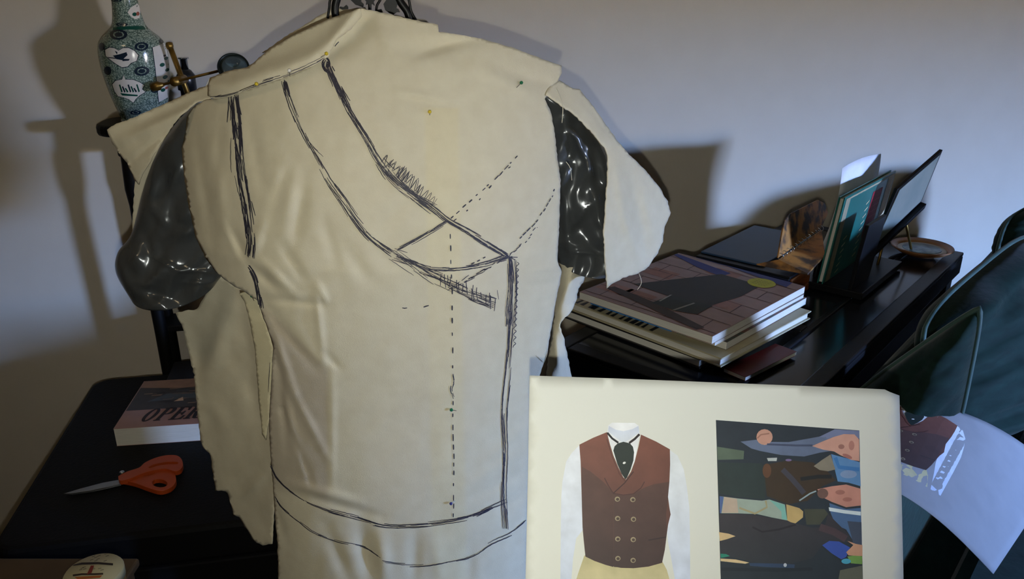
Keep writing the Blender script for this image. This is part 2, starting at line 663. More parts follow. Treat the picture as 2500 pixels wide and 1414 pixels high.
MB().tube(p, r, 8).build('stem', m_iron, form, True)


def plate(poly, name):
    MB().prism([fpt(x, y, -0.002) for x, y in poly], (0, 0.004, 0)).build(name, m_iron, form)


plate([(852, -4), (868, 12), (876, 14), (886, 18), (887, 10), (881, 4), (880, -12), (868, -26), (852, -22)], 'leaf')
plate([(888, -4), (894, 4), (893, 12), (900, 9), (904, 15), (908, 9), (914, 14), (911, 5), (916, -2), (912, -22), (902, -34), (892, -22)], 'leaf')
plate([(940, 24), (936, 10), (944, -2), (946, -16), (958, -24), (970, -10), (970, 8), (967, 20), (972, 22), (976, 30), (968, 30), (960, 36), (950, 32)], 'leaf')
plate([(828, 20), (830, 16), (838, 18), (845, 12), (849, 17), (849, 22), (836, 24)], 'leaf')
plate([(920, 24), (930, 22), (934, 30), (926, 34)], 'leaf')

# ---- toile
toile = thing('muslin_toile', 'cream muslin vest toile with black marker design lines on dress form', 'toile', (XC, 0.9, 0.62))


def front_tint(px, py):
    c = [1.0, 1.0, 1.0]
    # double layer down the centre front
    d = abs(px - (1078 + (py - 270) * 0.018))
    k = max(0.0, 1 - max(0, d - 36) / 10.0) if py > 262 else 0.0
    k *= 0.75
    c[0] += 0.03 * k; c[1] += 0.005 * k; c[2] -= 0.10 * k
    # single layer with the dark form showing through, lower left; deepened to paint in dimmer light
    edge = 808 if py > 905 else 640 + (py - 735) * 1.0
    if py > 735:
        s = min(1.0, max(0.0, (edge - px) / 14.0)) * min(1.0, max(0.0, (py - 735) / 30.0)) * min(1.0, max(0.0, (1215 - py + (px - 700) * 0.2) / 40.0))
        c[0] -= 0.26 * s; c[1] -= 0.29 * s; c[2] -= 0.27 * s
    return tuple(c)


FP = [(472, 262), (500, 245), (560, 233), (625, 210), (690, 190), (760, 160), (795, 137), (798, 118), (810, 75), (842, 38),
      (882, 20), (935, 31), (1000, 46), (1069, 60), (1070, 77), (1120, 84), (1175, 94), (1255, 117), (1330, 146), (1371, 160),
      (1371, 178), (1362, 198), (1340, 214), (1334, 232), (1331, 242), (1345, 272), (1354, 320), (1362, 390), (1369, 440),
      (1366, 540), (1362, 610), (1362, 640), (1372, 664), (1362, 715), (1348, 790), (1336, 860), (1318, 915), (1302, 1010),
      (1292, 1120), (1288, 1300), (1292, 1500), (682, 1500), (677, 1330), (668, 1210), (660, 1100), (656, 1040), (663, 940),
      (667, 850), (654, 805), (638, 765), (630, 735), (600, 714), (560, 692), (530, 668), (503, 632), (478, 580), (460, 500),
      (448, 420), (443, 362), (452, 325), (456, 285)]
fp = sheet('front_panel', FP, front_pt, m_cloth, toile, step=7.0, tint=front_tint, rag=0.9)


def back_sh(px, py, off=0.0):
    # folded back allowance lying over the shoulder, a little proud of the front panel
    yl = np.interp(px, [500, 560, 625, 690, 760, 800, 880], [232, 236, 212, 192, 162, 137, 40])
    up = max(0.0, yl - py)
    return front_pt(px, py, -0.007 - 0.010 * math.exp(-((up - 26) / 24.0) ** 2) + 0.00012 * up + off)


sheet('shoulder_fold', [(512, 190), (560, 172), (606, 163), (660, 118), (720, 84), (784, 54), (840, 32), (880, 20), (884, 40), (858, 70),
                        (822, 98), (802, 137), (765, 160), (692, 191), (626, 211), (562, 235), (522, 242), (506, 234), (508, 208)],
      back_sh, m_cloth, toile, step=6.5, rag=0.8)
neck_back = fit_surface([(700, 90, 1.02), (815, 20, 1.03), (890, 18, 1.03), (760, 70, 1.01)])
sheet('back_neck', [(640, 128), (720, 74), (813, 19), (850, 22), (892, 17), (900, 40), (820, 70), (720, 120)], neck_back, m_cloth, toile, step=7)
c_fn = fit_surface([(265, 315, 1.00), (400, 255, 1.0), (500, 215, 0.985), (520, 240, 0.975), (440, 280, 0.972), (345, 420, 0.985), (300, 380, 1.0), (380, 330, 0.972)],
                   [(300, 345, 470, 262, 12, -0.006), (320, 395, 450, 290, 9, 0.006), (290, 318, 480, 240, 10, 0.003)], 0.003)
sheet('shoulder_flap', [(262, 318), (272, 308), (330, 285), (400, 254), (450, 230), (512, 205), (520, 214), (515, 240), (478, 250), (445, 278), (420, 310),
                        (390, 350), (368, 392), (345, 430), (338, 450), (328, 440), (310, 398), (288, 372), (272, 345)],
      c_fn, m_cloth, toile, step=6.5, rag=1.2)
bs_fn = fit_surface([(330, 430, 1.06), (450, 300, 1.07), (330, 560, 1.085), (470, 500, 1.10), (520, 700, 1.10), (400, 700, 1.10)])
sheet('back_panel', [(330, 430), (440, 290), (520, 250), (560, 400), (560, 690), (440, 720), (400, 560), (322, 572)], bs_fn, m_cloth, toile, step=9)
d_fn = fit_surface([(430, 765, 1.06), (540, 680, 1.03), (640, 765, 0.99), (500, 1000, 1.05), (650, 1000, 0.985), (540, 1200, 1.04), (665, 1320, 0.965), (600, 1290, 1.0)],
                   [(560, 760, 500, 940, 26, -0.010), (470, 760, 500, 1000, 24, 0.006), (560, 850, 640, 1010, 22, 0.004),
                    (600, 1210, 655, 1150, 12, -0.006), (520, 1000, 590, 1100, 18, -0.003), (590, 760, 640, 1050, 22, 0.005)], 0.004)
sheet('side_flap', [(428, 764), (480, 755), (532, 672), (566, 694), (604, 712), (676, 762), (700, 840), (700, 940), (690, 1040), (690, 1100), (672, 1180), (665, 1328),
                    (640, 1331), (620, 1322), (606, 1300), (585, 1264), (570, 1258), (556, 1206), (550, 1200), (526, 1197), (516, 1140), (518, 1128),
                    (510, 1108), (492, 1088), (484, 1030), (478, 960), (474, 915), (462, 870), (446, 800)],
      d_fn, m_cloth, toile, step=7.0, rag=1.6)


def e_fn(px, py, off=0.0):
    a = d_fn(px, py)
    t = min(1.0, max(0.0, (px - 590) / 60.0))
    b = front_pt(max(px, 660), py)
    return on_y(px, py, min(a.y - 0.012, 0.5 * (a.y + b.y)) - 0.004)


sheet('seam_allowance', [(584, 716), (606, 711), (628, 728), (644, 772), (656, 812), (666, 852), (661, 940), (655, 1040), (648, 1075), (640, 1060), (630, 960),
                         (622, 850), (606, 770), (596, 736)], e_fn, m_cloth, toile, step=6, rag=0.8,
      tint=lambda x, y: (1.0, 0.99, 0.88))
f_fn = fit_surface([(1372, 190, 0.985), (1335, 235, 0.955), (1450, 270, 1.0), (1480, 380, 0.965), (1482, 700, 0.955), (1560, 420, 1.03), (1636, 520, 1.05), (1560, 660, 1.0), (1480, 540, 0.955)],
                   [(1500, 380, 1530, 560, 12, -0.005), (1540, 420, 1580, 620, 14, 0.006), (1520, 520, 1560, 640, 10, -0.004),
                    (1430, 250, 1510, 350, 10, 0.005), (1570, 480, 1600, 580, 12, -0.003)], 0.003)
sheet('sleeve_flap', [(1340, 214), (1366, 196), (1398, 216), (1416, 218), (1450, 262), (1492, 322), (1530, 372), (1572, 412), (1606, 452), (1630, 492),
                      (1637, 520), (1624, 552), (1618, 590), (1612, 606), (1606, 618), (1580, 655), (1556, 668), (1528, 676), (1500, 690),
                      (1482, 704), (1478, 640), (1474, 570), (1480, 480), (1484, 420), (1483, 378), (1476, 360), (1440, 318), (1400, 278),
                      (1370, 258), (1333, 232)], f_fn, m_cloth, toile, step=6.5, rag=1.3)
g_fn = fit_surface([(1370, 645, 1.0), (1428, 665, 1.02), (1360, 790, 0.985), (1400, 760, 1.0), (1393, 920, 0.985), (1330, 920, 0.95)],
                   [(1400, 670, 1362, 760, 9, -0.005), (1420, 680, 1380, 760, 9, 0.004), (1350, 800, 1370, 920, 8, -0.006)], 0.002)
sheet('underarm_piece', [(1364, 642), (1384, 654), (1410, 652), (1428, 668), (1424, 690), (1412, 705), (1408, 730), (1396, 760), (1380, 776), (1366, 792),
                         (1378, 830), (1388, 880), (1396, 925), (1330, 940), (1340, 860), (1348, 800), (1352, 740), (1362, 690)],
      g_fn, m_cloth, toile, step=6.0, rag=1.2)

# ---- marker lines
INK = {}


def stroke(mb, pts, w, fn, lift=0.0016):
    """one pen stroke, a thin ribbon on the cloth"""
    n = len(pts)
    vs, fs = [], []
    for i, (x, y) in enumerate(pts):
        a = pts[max(i - 1, 0)]
        b = pts[min(i + 1, n - 1)]
        tx, ty = b[0] - a[0], b[1] - a[1]
        L = math.hypot(tx, ty) or 1
        nx, ny = -ty / L, tx / L
        ww = w * (0.55 + 0.45 * math.sin(math.pi * min(1.0, (i + 0.6) / n)))
        for s in (-1, 1):
            p = fn(x + nx * ww * s, y + ny * ww * s)
            d = (p - Vector((0, 0, H)))
            vs.append(p - d * (lift / d.length))
    for i in range(n - 1):
        fs.append([2 * i, 2 * i + 1, 2 * i + 3, 2 * i + 2])
    mb.add(vs, fs)


def sketchy(mb, path, fn, passes=4, spread=5.0, w=1.3, seg=(60, 140), cover=1.3):
    passes = passes if passes < 3 else int(passes * 1.5)
    spread *= 1.35
    w *= 0.85
    """many overlapping short strokes that follow a path"""
    P = spline([(float(a), float(b)) for a, b in path], 10)
    L = [0.0]
    for a, b in zip(P, P[1:]):
        L.append(L[-1] + math.dist(a, b))
    tot = L[-1]

    def at(s):
        s = min(max(s, 0), tot)
        i = max(0, min(len(L) - 2, int(np.searchsorted(L, s)) - 1))
        t = (s - L[i]) / max(1e-6, L[i + 1] - L[i])
        a, b = P[i], P[i + 1]
        tx, ty = b[0] - a[0], b[1] - a[1]
        q = math.hypot(tx, ty) or 1
        return a[0] + tx * t, a[1] + ty * t, -ty / q, tx / q
    for k in range(passes):
        s = R.uniform(-20, 20)
        while s < tot:
            ln = R.uniform(*seg)
            o0 = R.uniform(-spread, spread)
            o1 = o0 + R.uniform(-spread, spread) * 0.7
            m = max(3, int(ln / 7))
            pts = []
            for j in range(m + 1):
                ss = s + ln * j / m
                if ss < 0 or ss > tot:
                    continue
                x, y, nx, ny = at(ss)
                o = o0 + (o1 - o0) * j / m + R.uniform(-0.5, 0.5)
                pts.append((x + nx * o, y + ny * o))
            if len(pts) > 2:
                stroke(mb, pts, w * R.uniform(0.7, 1.2), fn)
            s += ln * R.uniform(0.75, cover)


def dashes(mb, path, fn, gap=(14, 22), ln=(5, 12), w=1.5, spread=1.5):
    P = spline([(float(a), float(b)) for a, b in path], 20)
    s, nxt = 0.0, 0.0
    i = 0
    while i < len(P) - 1:
        a = P[i]
        l = R.uniform(*ln)
        j = i
        d = 0.0
        pts = [a]
        while j < len(P) - 1 and d < l:
            d += math.dist(P[j], P[j + 1])
            j += 1
            pts.append(P[j])
        ox, oy = R.uniform(-spread, spread), R.uniform(-spread, spread)
        if len(pts) >= 2:
            e = pts[-1]
            if d > l * 1.5:
                t = l / d
                e = (a[0] + (e[0] - a[0]) * t, a[1] + (e[1] - a[1]) * t)
            pts = [(a[0] + (e[0] - a[0]) * q / 3 + ox, a[1] + (e[1] - a[1]) * q / 3 + oy) for q in range(4)]
            stroke(mb, pts, w * R.uniform(0.8, 1.2), fn)
        g = R.uniform(*gap)
        d = 0.0
        while i < len(P) - 1 and d < g:
            d += math.dist(P[i], P[i + 1])
            i += 1


A = front_pt
mb = MB()
sketchy(mb, [(572, 232), (578, 300), (585, 380), (597, 470), (607, 540), (613, 590), (609, 632)], A, 7, 8, 1.5)
sketchy(mb, [(568, 232), (572, 262), (574, 300), (580, 345)], A, 7, 10, 1.7, (30, 70))
sketchy(mb, [(566, 330), (566, 400), (576, 460), (596, 520)], A, 1, 3, 1.1)
sketchy(mb, [(596, 420), (606, 470), (620, 530)], A, 1, 3, 1.3)
sketchy(mb, [(604, 648), (622, 676), (630, 710), (637, 755)], A, 4, 4, 1.6, (25, 60))
mb.build('armhole_line', m_ink, fp, fix=False)
mb = MB()
LAP = [(692, 195), (704, 240), (722, 290), (748, 345), (778, 398), (806, 447), (840, 495), (870, 540), (905, 580), (960, 622)]
sketchy(mb, LAP, A, 3, 6, 1.2)
sketchy(mb, LAP[5:], A, 3, 7, 1.2)
sketchy(mb, LAP[:2], A, 4, 5, 1.6, (20, 40))
sketchy(mb, [(955, 618), (1010, 650), (1060, 678), (1105, 698), (1160, 722), (1212, 740)], A, 7, 11, 1.0, (40, 90))
sketchy(mb, [(728, 300), (750, 345), (790, 385)], A, 1, 2, 1.0)
for k in range(16):
    x = 1075 + k * 9 + R.uniform(-4, 4)
    y = 675 + (x - 1075) * 0.46
    stroke(mb, [(x, y - R.uniform(4, 16)), (x + R.uniform(-2, 2), y), (x + R.uniform(-4, 4), y + R.uniform(8, 24))], 1.1, A)
sketchy(mb, [(1090, 712), (1150, 678), (1200, 650)], A, 2, 4, 1.0, (14, 30), 1.8)
mb.build('collar_line', m_ink, fp, fix=False)
mb = MB()
NK = [(800, 160), (822, 205), (850, 265), (890, 330), (925, 390), (960, 437), (1010, 478), (1060, 512), (1095, 540), (1140, 566), (1190, 597), (1240, 626)]
sketchy(mb, NK, A, 6, 5, 1.3)
sketchy(mb, NK[:3], A, 5, 6, 1.4, (30, 80))
sketchy(mb, NK[4:8], A, 5, 9, 1.0, (40, 90))
sketchy(mb, [(795, 142), (788, 155), (792, 170), (806, 178)], A, 4, 4, 1.5, (16, 34))
sketchy(mb, [(798, 140), (804, 150), (802, 172)], A, 5, 4, 1.7, (16, 34))
sketchy(mb, [(804, 128), (814, 112), (826, 100)], A, 2, 3, 1.3, (20, 34))
zig = []
for k in range(30):
    t = k / 29.0
    x, y = 938 + 125 * t, 388 + 108 * t
    zig.append((x + (7 if k % 2 else -7) + R.uniform(-3, 3), y + (-11 if k % 2 else 11) + R.uniform(-4, 4)))
stroke(mb, [q[:2] for q in spline(zig, 4)], 0.9, A)
zig = [(x + R.uniform(-6, 6), y + R.uniform(-6, 6)) for x, y in zig[:22]]
stroke(mb, [q[:2] for q in spline(zig, 4)], 0.9, A)
mb.build('neckline_line', m_ink, fp, fix=False)
mb = MB()
sketchy(mb, [(962, 614), (1010, 590), (1060, 562), (1096, 540)], A, 4, 4, 1.2, (40, 100))
sketchy(mb, [(962, 622), (1010, 640), (1060, 655), (1120, 656), (1180, 646), (1240, 628)], A, 4, 4, 1.2, (40, 110))
dashes(mb, [(1100, 535), (1150, 490), (1200, 445), (1262, 380)], A)
dashes(mb, [(1106, 540), (1160, 498), (1218, 430), (1256, 400)], A, (22, 40), (3, 8))
dashes(mb, [(1110, 702), (1160, 672), (1232, 628), (1270, 600), (1312, 556)], A, (6, 14), (5, 12), 1.1, 3)
dashes(mb, [(1268, 582), (1310, 540), (1342, 490), (1359, 452)], A, (9, 18), (4, 12))
dashes(mb, [(1150, 645), (1190, 625)], A, (10, 18), (4, 8))
mb.build('overlap_line', m_ink, fp, fix=False)
mb = MB()
VL = [(1244, 628), (1247, 700), (1243, 800), (1237, 900), (1228, 1000), (1231, 1100), (1228, 1200), (1234, 1295)]
sketchy(mb, VL, A, 3, 3, 1.2, (70, 160))
sketchy(mb, [(x + 14 - 6 * i / 7, y) for i, (x, y) in enumerate(VL)], A, 2, 3, 1.2, (70, 160))
sketchy(mb, VL[:3], A, 4, 5, 1.2, (40, 100))
for k in range(14):
    y = 640 + k * 15
    x = 1262 - k * 0.6
    stroke(mb, [q for q in spline([(x, y), (x + 5, y + 4), (x, y + 9), (x - 2, y + 14)], 3)], 1.0, A)
for k in range(10):
    stroke(mb, [(1232 + R.uniform(-16, 20), 622 + R.uniform(-10, 10)), (1242, 628), (1250 + R.uniform(-10, 16), 630 + R.uniform(-8, 10))], 1.2, A)
sketchy(mb, [(1212, 700), (1214, 720), (1216, 740)], A, 1, 2, 1.0, (14, 30))
mb.build('front_edge_line', m_ink, fp, fix=False)
mb = MB()
dashes(mb, [(1100, 572), (1102, 660), (1104, 770), (1105, 900)], A, (24, 42), (8, 16), 1.6, 1)
sketchy(mb, [(1102, 910), (1108, 935), (1102, 950), (1106, 975)], A, 2, 3, 1.2, (14, 30))
dashes(mb, [(1106, 980), (1106, 1060), (1108, 1150), (1106, 1270)], A, (16, 30), (6, 14), 1.5, 1)
stroke(mb, [(982, 752), (988, 753), (994, 752)], 1.2, A)
stroke(mb, [(1034, 750), (1040, 748), (1047, 746)], 1.4, A)
mb.build('centre_front_dashes', m_ink, fp, fix=False)['kind'] = 'stuff'
mb = MB()
W1 = [(660, 1132), (672, 1160), (694, 1186), (740, 1220), (800, 1245), (870, 1265), (940, 1284), (1010, 1284), (1080, 1276), (1150, 1262), (1204, 1240)]
sketchy(mb, W1, A, 2, 2.5, 1.5, (60, 150))
sketchy(mb, W1[4:], A, 2, 5, 1.1, (60, 130))
sketchy(mb, [(1100, 1268), (1140, 1264), (1180, 1250), (1242, 1224)], A, 2, 4, 1.1, (40, 80))
W2 = [(668, 1205), (690, 1240), (732, 1275), (770, 1302), (830, 1324), (890, 1338), (930, 1366)]
sketchy(mb, W2, A, 2, 2, 1.2, (50, 120))
sketchy(mb, [(930, 1370), (970, 1378), (1030, 1380), (1090, 1372), (1150, 1358), (1200, 1326), (1250, 1302), (1288, 1272)], A, 2, 3, 1.3, (50, 120))
mb.build('waist_lines', m_ink, fp, fix=False)
mb = MB()
S2 = back_sh
sketchy(mb, [(512, 238), (560, 231), (622, 208), (690, 186), (755, 158), (797, 136)], S2, 2, 2.5, 1.0, (50, 110), 1.5)
sketchy(mb, [(520, 234), (548, 228)], S2, 2, 3, 1.0, (20, 40))
sketchy(mb, [(640, 200), (690, 184)], S2, 2, 3, 1.0, (20, 40))
mb.build('shoulder_seam_line', m_ink, fp, fix=False)
mb = MB()
sketchy(mb, [(652, 1046), (647, 1062)], lambda x, y: e_fn(x, y), 2, 1, 1.3, (14, 26))
sketchy(mb, [(659, 870), (656, 940), (652, 1030)], lambda x, y: e_fn(x, y), 1, 1, 1.0, (50, 100), 2.0)
mb.build('side_seam_line', m_ink, fp, fix=False)
# loose threads at the raw edges
m_thread = mat('loose_thread', (225, 218, 195), 0.9)
for pts in ([(1358, 216, .95), (1366, 235, .94), (1374, 262, .93), (1372, 300, .93)], [(1382, 395, .93), (1392, 410, .93), (1396, 440, .94)],
            [(1328, 885, .915), (1334, 870, .90), (1337, 855, .905)], [(1560, 668, .99), (1566, 690, .985), (1556, 708, .98)], [(512, 192, .975), (506, 204, .97), (502, 214, .975)]):
    MB().tube([on_y(a, b, y) for a, b, y in spline(pts, 5)], 0.0004, 5).build('loose_thread', m_thread, toile)

# ---- dressmaker pins
m_steel = mat('pin_steel', (190, 190, 190), 0.25, 1.0)


def pin(px, py, dx, dy, rgb, cname, label, fn=A, head=True):
    p = fn(px, py, -0.004)
    q = fn(px + dx, py + dy, -0.001)
    o = thing('dressmaker_pin', label, 'pin', p, 'dressmaker pins in the muslin')
    MB().tube([p, q], 0.0004, 6).build('shaft', m_steel, o)
    MB().lathe([(0.0004, -0.002), (0.0016, -0.0014), (0.0021, 0), (0.0016, 0.0014), (0.0004, 0.002)], p, (q - p), 12).build(
        'head', mat('pin_head_' + cname, rgb, 0.3), o, True)


pin(1273, 202, -12, 12, (20, 110, 70), 'green', 'green-headed pin at the right shoulder of the muslin')
pin(1049, 273, 0, 8, (205, 180, 40), 'yellow', 'yellow-headed pin at upper centre front of the muslin')
pin(1102, 1001, 12, 2, (20, 105, 55), 'green', 'green-headed pin low on the centre front dashes')
pin(1101, 1230, 10, -7, (40, 45, 120), 'blue', 'blue-headed pin near the marked waistline')
pin(797, 131, -14, 8, (195, 165, 40), 'yellow', 'yellow-headed pin at the neck end of the shoulder seam', S2)
pin(626, 205, -40, 16, (195, 165, 40), 'yellow', 'yellow-headed pin lying along the left shoulder seam', S2)
pin(706, 172, 2, 14, (225, 222, 215), 'white', 'white-headed pin standing in the left shoulder seam', S2)
pin(617, 720, 4, 14, (30, 110, 60), 'green', 'green-headed pin at the top of the left side seam', lambda x, y, off=0: e_fn(x, y) + Vector((0, off, 0)))

# ------------------------------------------------------------------ printed sheets
m_paper = mat('print_paper', (206, 209, 202), 0.7, rgb2=(202, 205, 198), nscale=8)
m_print = mat('printer_ink', (255, 255, 255), 0.6, rgb2=(226, 226, 226), nscale=70, attr='tint')


def fill2(poly, step):
    """polygon with an inner grid of points, as 2D verts and faces"""
    edge = []
    n = len(poly)
    for i in range(n):
        a, b = poly[i], poly[(i + 1) % n]
        k = max(1, int(math.dist(a, b) / step))
        for j in range(k):
            edge.append((a[0] + (b[0] - a[0]) * j / k, a[1] + (b[1] - a[1]) * j / k))
    pts = [Vector(p) for p in edge]
    ne = len(pts)
    xs = [p[0] for p in edge]
    ys = [p[1] for p in edge]
    y = min(ys) + step / 2
    while y < max(ys):
        x = min(xs) + step / 2
        while x < max(xs):
            c = False
            for i in range(ne):
                x1, y1 = edge[i]
                x2, y2 = edge[(i + 1) % ne]
                if (y1 > y) != (y2 > y) and x < (x2 - x1) * (y - y1) / (y2 - y1) + x1:
                    c = not c
            if c:
                pts.append(Vector((x, y)))
            x += step
        y += step
    r = geometry.delaunay_2d_cdt(pts, [(i, (i + 1) % ne) for i in range(ne)], [], 1, 1e-4)
    return r[0], r[2]


def print_poly(mb, poly, col, fn, layer, col2=None, step=28.0, lift=0.00025):
    """flat ink area; col2 = colour at its lower end"""
    v2, fs = fill2(poly, step)
    y0, y1 = min(v.y for v in v2), max(v.y for v in v2)
    vs, cs = [], []
    for v in v2:
        p = fn(v.x, v.y)
        d = p - Vector((0, 0, H))
        vs.append(p - d * (lift * layer / d.length))
        t = (v.y - y0) / max(1e-6, y1 - y0)
        a = lin(col)
        if col2:
            b = lin(col2)
            a = tuple(a[i] + (b[i] - a[i]) * t for i in range(3))
        cs.append(a[:3])
    n = len(mb.v)
    mb.v += vs
    mb.f += [[i + n for i in f] for f in fs]
    mb.c += cs


def ell(cx, cy, rx, ry, n=16, rot=0.0):
    c, s = math.cos(rot), math.sin(rot)
    return [(cx + rx * math.cos(2 * math.pi * k / n) * c - ry * math.sin(2 * math.pi * k / n) * s,
             cy + rx * math.cos(2 * math.pi * k / n) * s + ry * math.sin(2 * math.pi * k / n) * c) for k in range(n)]


def line_poly(pts, w):
    L, Rr = [], []
    for i, p in enumerate(pts):
        a = pts[max(i - 1, 0)]
        b = pts[min(i + 1, len(pts) - 1)]
        tx, ty = b[0] - a[0], b[1] - a[1]
        q = math.hypot(tx, ty) or 1
        L.append((p[0] - ty / q * w, p[1] + tx / q * w))
        Rr.append((p[0] + ty / q * w, p[1] - tx / q * w))
    return L + Rr[::-1]


def pg_fn(px, py, off=0.0):
    d = 0.635 + 0.018 * (px - 1290) / 900.0 - 0.00009 * (py - 917) + 0.003 * math.sin((px - 1290) / 900.0 * 2.6)
    return at_depth(px, py, d)


page = thing('printed_page', 'bright white printed page held up in front, brown vest and photo', 'printed page', pg_fn(1740, 1640))
sheet('paper_sheet', [(1293, 917), (1500, 924), (1700, 932), (1900, 940), (2080, 947), (2160, 951), (2172, 957), (2196, 966), (2200, 1150), (2206, 1414), (2210, 1640), (1276, 1640),
                      (1283, 1414), (1289, 1150)], pg_fn, m_paper, page, step=26, rag=0.0, thick=0.0004)


def vz(pts):
    return [(1350 + 0.307 * x, 980 + 0.307 * y) for x, y in pts]


def vest_print(mb, fn, T, step=28.0, lift=0.00025):
    def P(pts, c, l, c2=None):
        print_poly(mb, [T(*q) for q in pts], c, fn, l, c2, step, lift)
    P([(210, 350), (150, 410), (105, 480), (75, 640), (66, 760), (62, 1000), (58, 1500), (140, 1500), (160, 1250), (185, 1090), (240, 1020), (235, 700), (222, 500)], (222, 228, 236), 1, (196, 208, 228))
    P([(930, 388), (990, 430), (1040, 540), (1065, 680), (1085, 850), (1090, 1100), (1092, 1500), (985, 1500), (940, 1250), (915, 1120), (905, 1020), (935, 900), (915, 760), (930, 600)], (222, 228, 232), 1, (196, 208, 230))
    P([(432, 240), (438, 192), (470, 170), (650, 172), (682, 196), (690, 262), (650, 480), (580, 612), (500, 470), (440, 300)], (226, 230, 234), 1)
    P([(438, 240), (445, 196), (500, 226), (560, 238), (630, 222), (680, 196), (688, 250), (560, 335)], (196, 206, 224), 2, (214, 222, 232))
    P([(250, 1225), (420, 1290), (560, 1315), (740, 1310), (872, 1278), (905, 1340), (950, 1500), (160, 1500), (200, 1370)], (186, 178, 132), 1, (196, 188, 150))
    vest = [(210, 345), (320, 290), (430, 245), (440, 290), (455, 350), (480, 430), (520, 525), (560, 605), (580, 622), (620, 560), (650, 480), (680, 360), (700, 265),
            (820, 320), (930, 382), (932, 500), (926, 640), (915, 760), (925, 840), (936, 900), (916, 980), (905, 1060), (890, 1180), (868, 1285),
            (760, 1315), (640, 1328), (540, 1325), (420, 1302), (330, 1270), (258, 1235), (244, 1100), (235, 1000), (230, 820), (225, 640), (220, 480)]
    P(vest, (120, 74, 60), 2, (62, 44, 42))
    P([(230, 520), (300, 560), (400, 640), (480, 728), (480, 1318), (420, 1302), (330, 1270), (258, 1235), (244, 1100), (235, 1000), (230, 820), (225, 640)], (88, 60, 52), 3, (58, 42, 40))
    P([(480, 735), (560, 748), (640, 738), (720, 690), (800, 660), (926, 640), (915, 760), (900, 900), (905, 1060), (868, 1285), (640, 1328), (485, 1318)], (82, 58, 52), 3, (60, 44, 42))
    P(line_poly([(640, 560), (570, 650), (480, 732)], 4), (60, 36, 34), 4)
    P(line_poly([(410, 610), (440, 670), (480, 732), (560, 746), (640, 736), (700, 690), (728, 640)], 4), (72, 44, 40), 4)
    P(line_poly([(428, 300), (470, 440), (530, 580), (575, 640)], 3), (84, 50, 44), 4)
    P(line_poly([(760, 1105), (900, 1080)], 5), (48, 36, 36), 4)
    P([(480, 392), (490, 358), (515, 335), (560, 322), (612, 334), (636, 362), (645, 405), (640, 470), (618, 540), (590, 606), (576, 622), (545, 575), (512, 500)], (34, 46, 42), 3, (26, 38, 34))
    P(line_poly([(432, 250), (470, 295), (520, 330)], 8), (24, 26, 30), 4)
    P(line_poly([(688, 262), (650, 300), (606, 332)], 9), (36, 28, 32), 4)
    P(ell(567, 490, 13, 9, 8, -0.4), (235, 235, 232), 4)
    for x, y in ((512, 778), (635, 782), (514, 932), (640, 938), (515, 1095), (638, 1100), (516, 1250), (637, 1265)):
        P(ell(x, y, 21, 20), (150, 138, 110), 4)
        P(ell(x + 2, y + 2, 13, 12), (70, 56, 48), 5)


mb = MB()
vest_print(mb, pg_fn, lambda x, y: (1350 + 0.307 * x, 980 + 0.307 * y))
mb.build('vest_picture', m_print, page, fix=False, label='printed brown double-breasted vest over white shirt')
mb = MB()


def ph(pts, c, l, c2=None):
    print_poly(mb, [(1720 + 0.293 * x, 1000 + 0.293 * y) for x, y in pts], c, pg_fn, l, c2, 40.0, 0.0002)


ph([(95, 88), (700, 132), (1290, 175), (1300, 700), (1320, 1414), (1326, 1900), (150, 1900), (135, 1414), (110, 600)], (38, 48, 58), 1, (34, 46, 54))
ph([(105, 310), (330, 345), (325, 415), (110, 420)], (86, 102, 88), 2)
ph([(1085, 165), (1290, 178), (1290, 245), (1180, 205), (1000, 250), (930, 240)], (112, 122, 156), 2)
ph([(300, 268), (430, 252), (520, 270), (700, 272), (880, 240), (1000, 218), (1090, 205), (1000, 300), (1060, 345), (960, 360), (830, 392), (640, 380), (460, 345), (390, 325)], (98, 112, 140), 2)
ph(line_poly([(520, 290), (760, 300), (900, 300)], 8), (64, 74, 100), 3)
ph(ell(500, 230, 68, 66), (186, 142, 126), 3)
ph(line_poly([(440, 240), (470, 210), (540, 200)], 6), (150, 108, 96), 4)
ph([(895, 305), (980, 268), (1080, 228), (1160, 205), (1250, 208), (1288, 250), (1290, 430), (1220, 420), (1130, 380), (1080, 350), (990, 335)], (196, 150, 136), 3)
ph(ell(1140, 310, 26, 20), (150, 106, 98), 4)
ph(ell(1225, 300, 24, 40), (168, 118, 108), 4)
ph(ell(1190, 390, 44, 16, 12, 0.4), (160, 104, 98), 4)
ph([(1055, 372), (1180, 405), (1294, 440), (1302, 640), (1200, 610), (1110, 600), (1085, 500)], (88, 134, 184), 2)
ph(line_poly([(1090, 400), (1120, 480), (1290, 500)], 16), (58, 116, 178), 3)
ph(ell(1200, 540, 70, 34), (124, 148, 186), 3)
ph([(110, 440), (480, 450), (510, 600), (505, 750), (300, 730), (115, 700)], (40, 54, 54), 2)
ph([(490, 462), (700, 425), (900, 440), (1010, 500), (1095, 592), (980, 640), (860, 760), (700, 790), (520, 722)], (58, 46, 32), 2)
ph(ell(520, 510, 36, 60), (96, 66, 46), 3)
ph(line_poly([(650, 500), (720, 570), (790, 650), (830, 700)], 22), (62, 62, 74), 3)
ph(line_poly([(800, 580), (950, 560), (1060, 560)], 16), (24, 28, 30), 3)
ph(line_poly([(790, 760), (880, 700), (930, 680)], 6), (148, 170, 180), 4)
ph([(910, 472), (980, 420), (1050, 375), (1090, 500), (1030, 515), (960, 505)], (132, 126, 112), 3)
ph([(520, 405), (605, 402), (600, 430), (530, 430)], (176, 184, 184), 3)
ph(ell(700, 422, 26, 10), (120, 104, 150), 3)
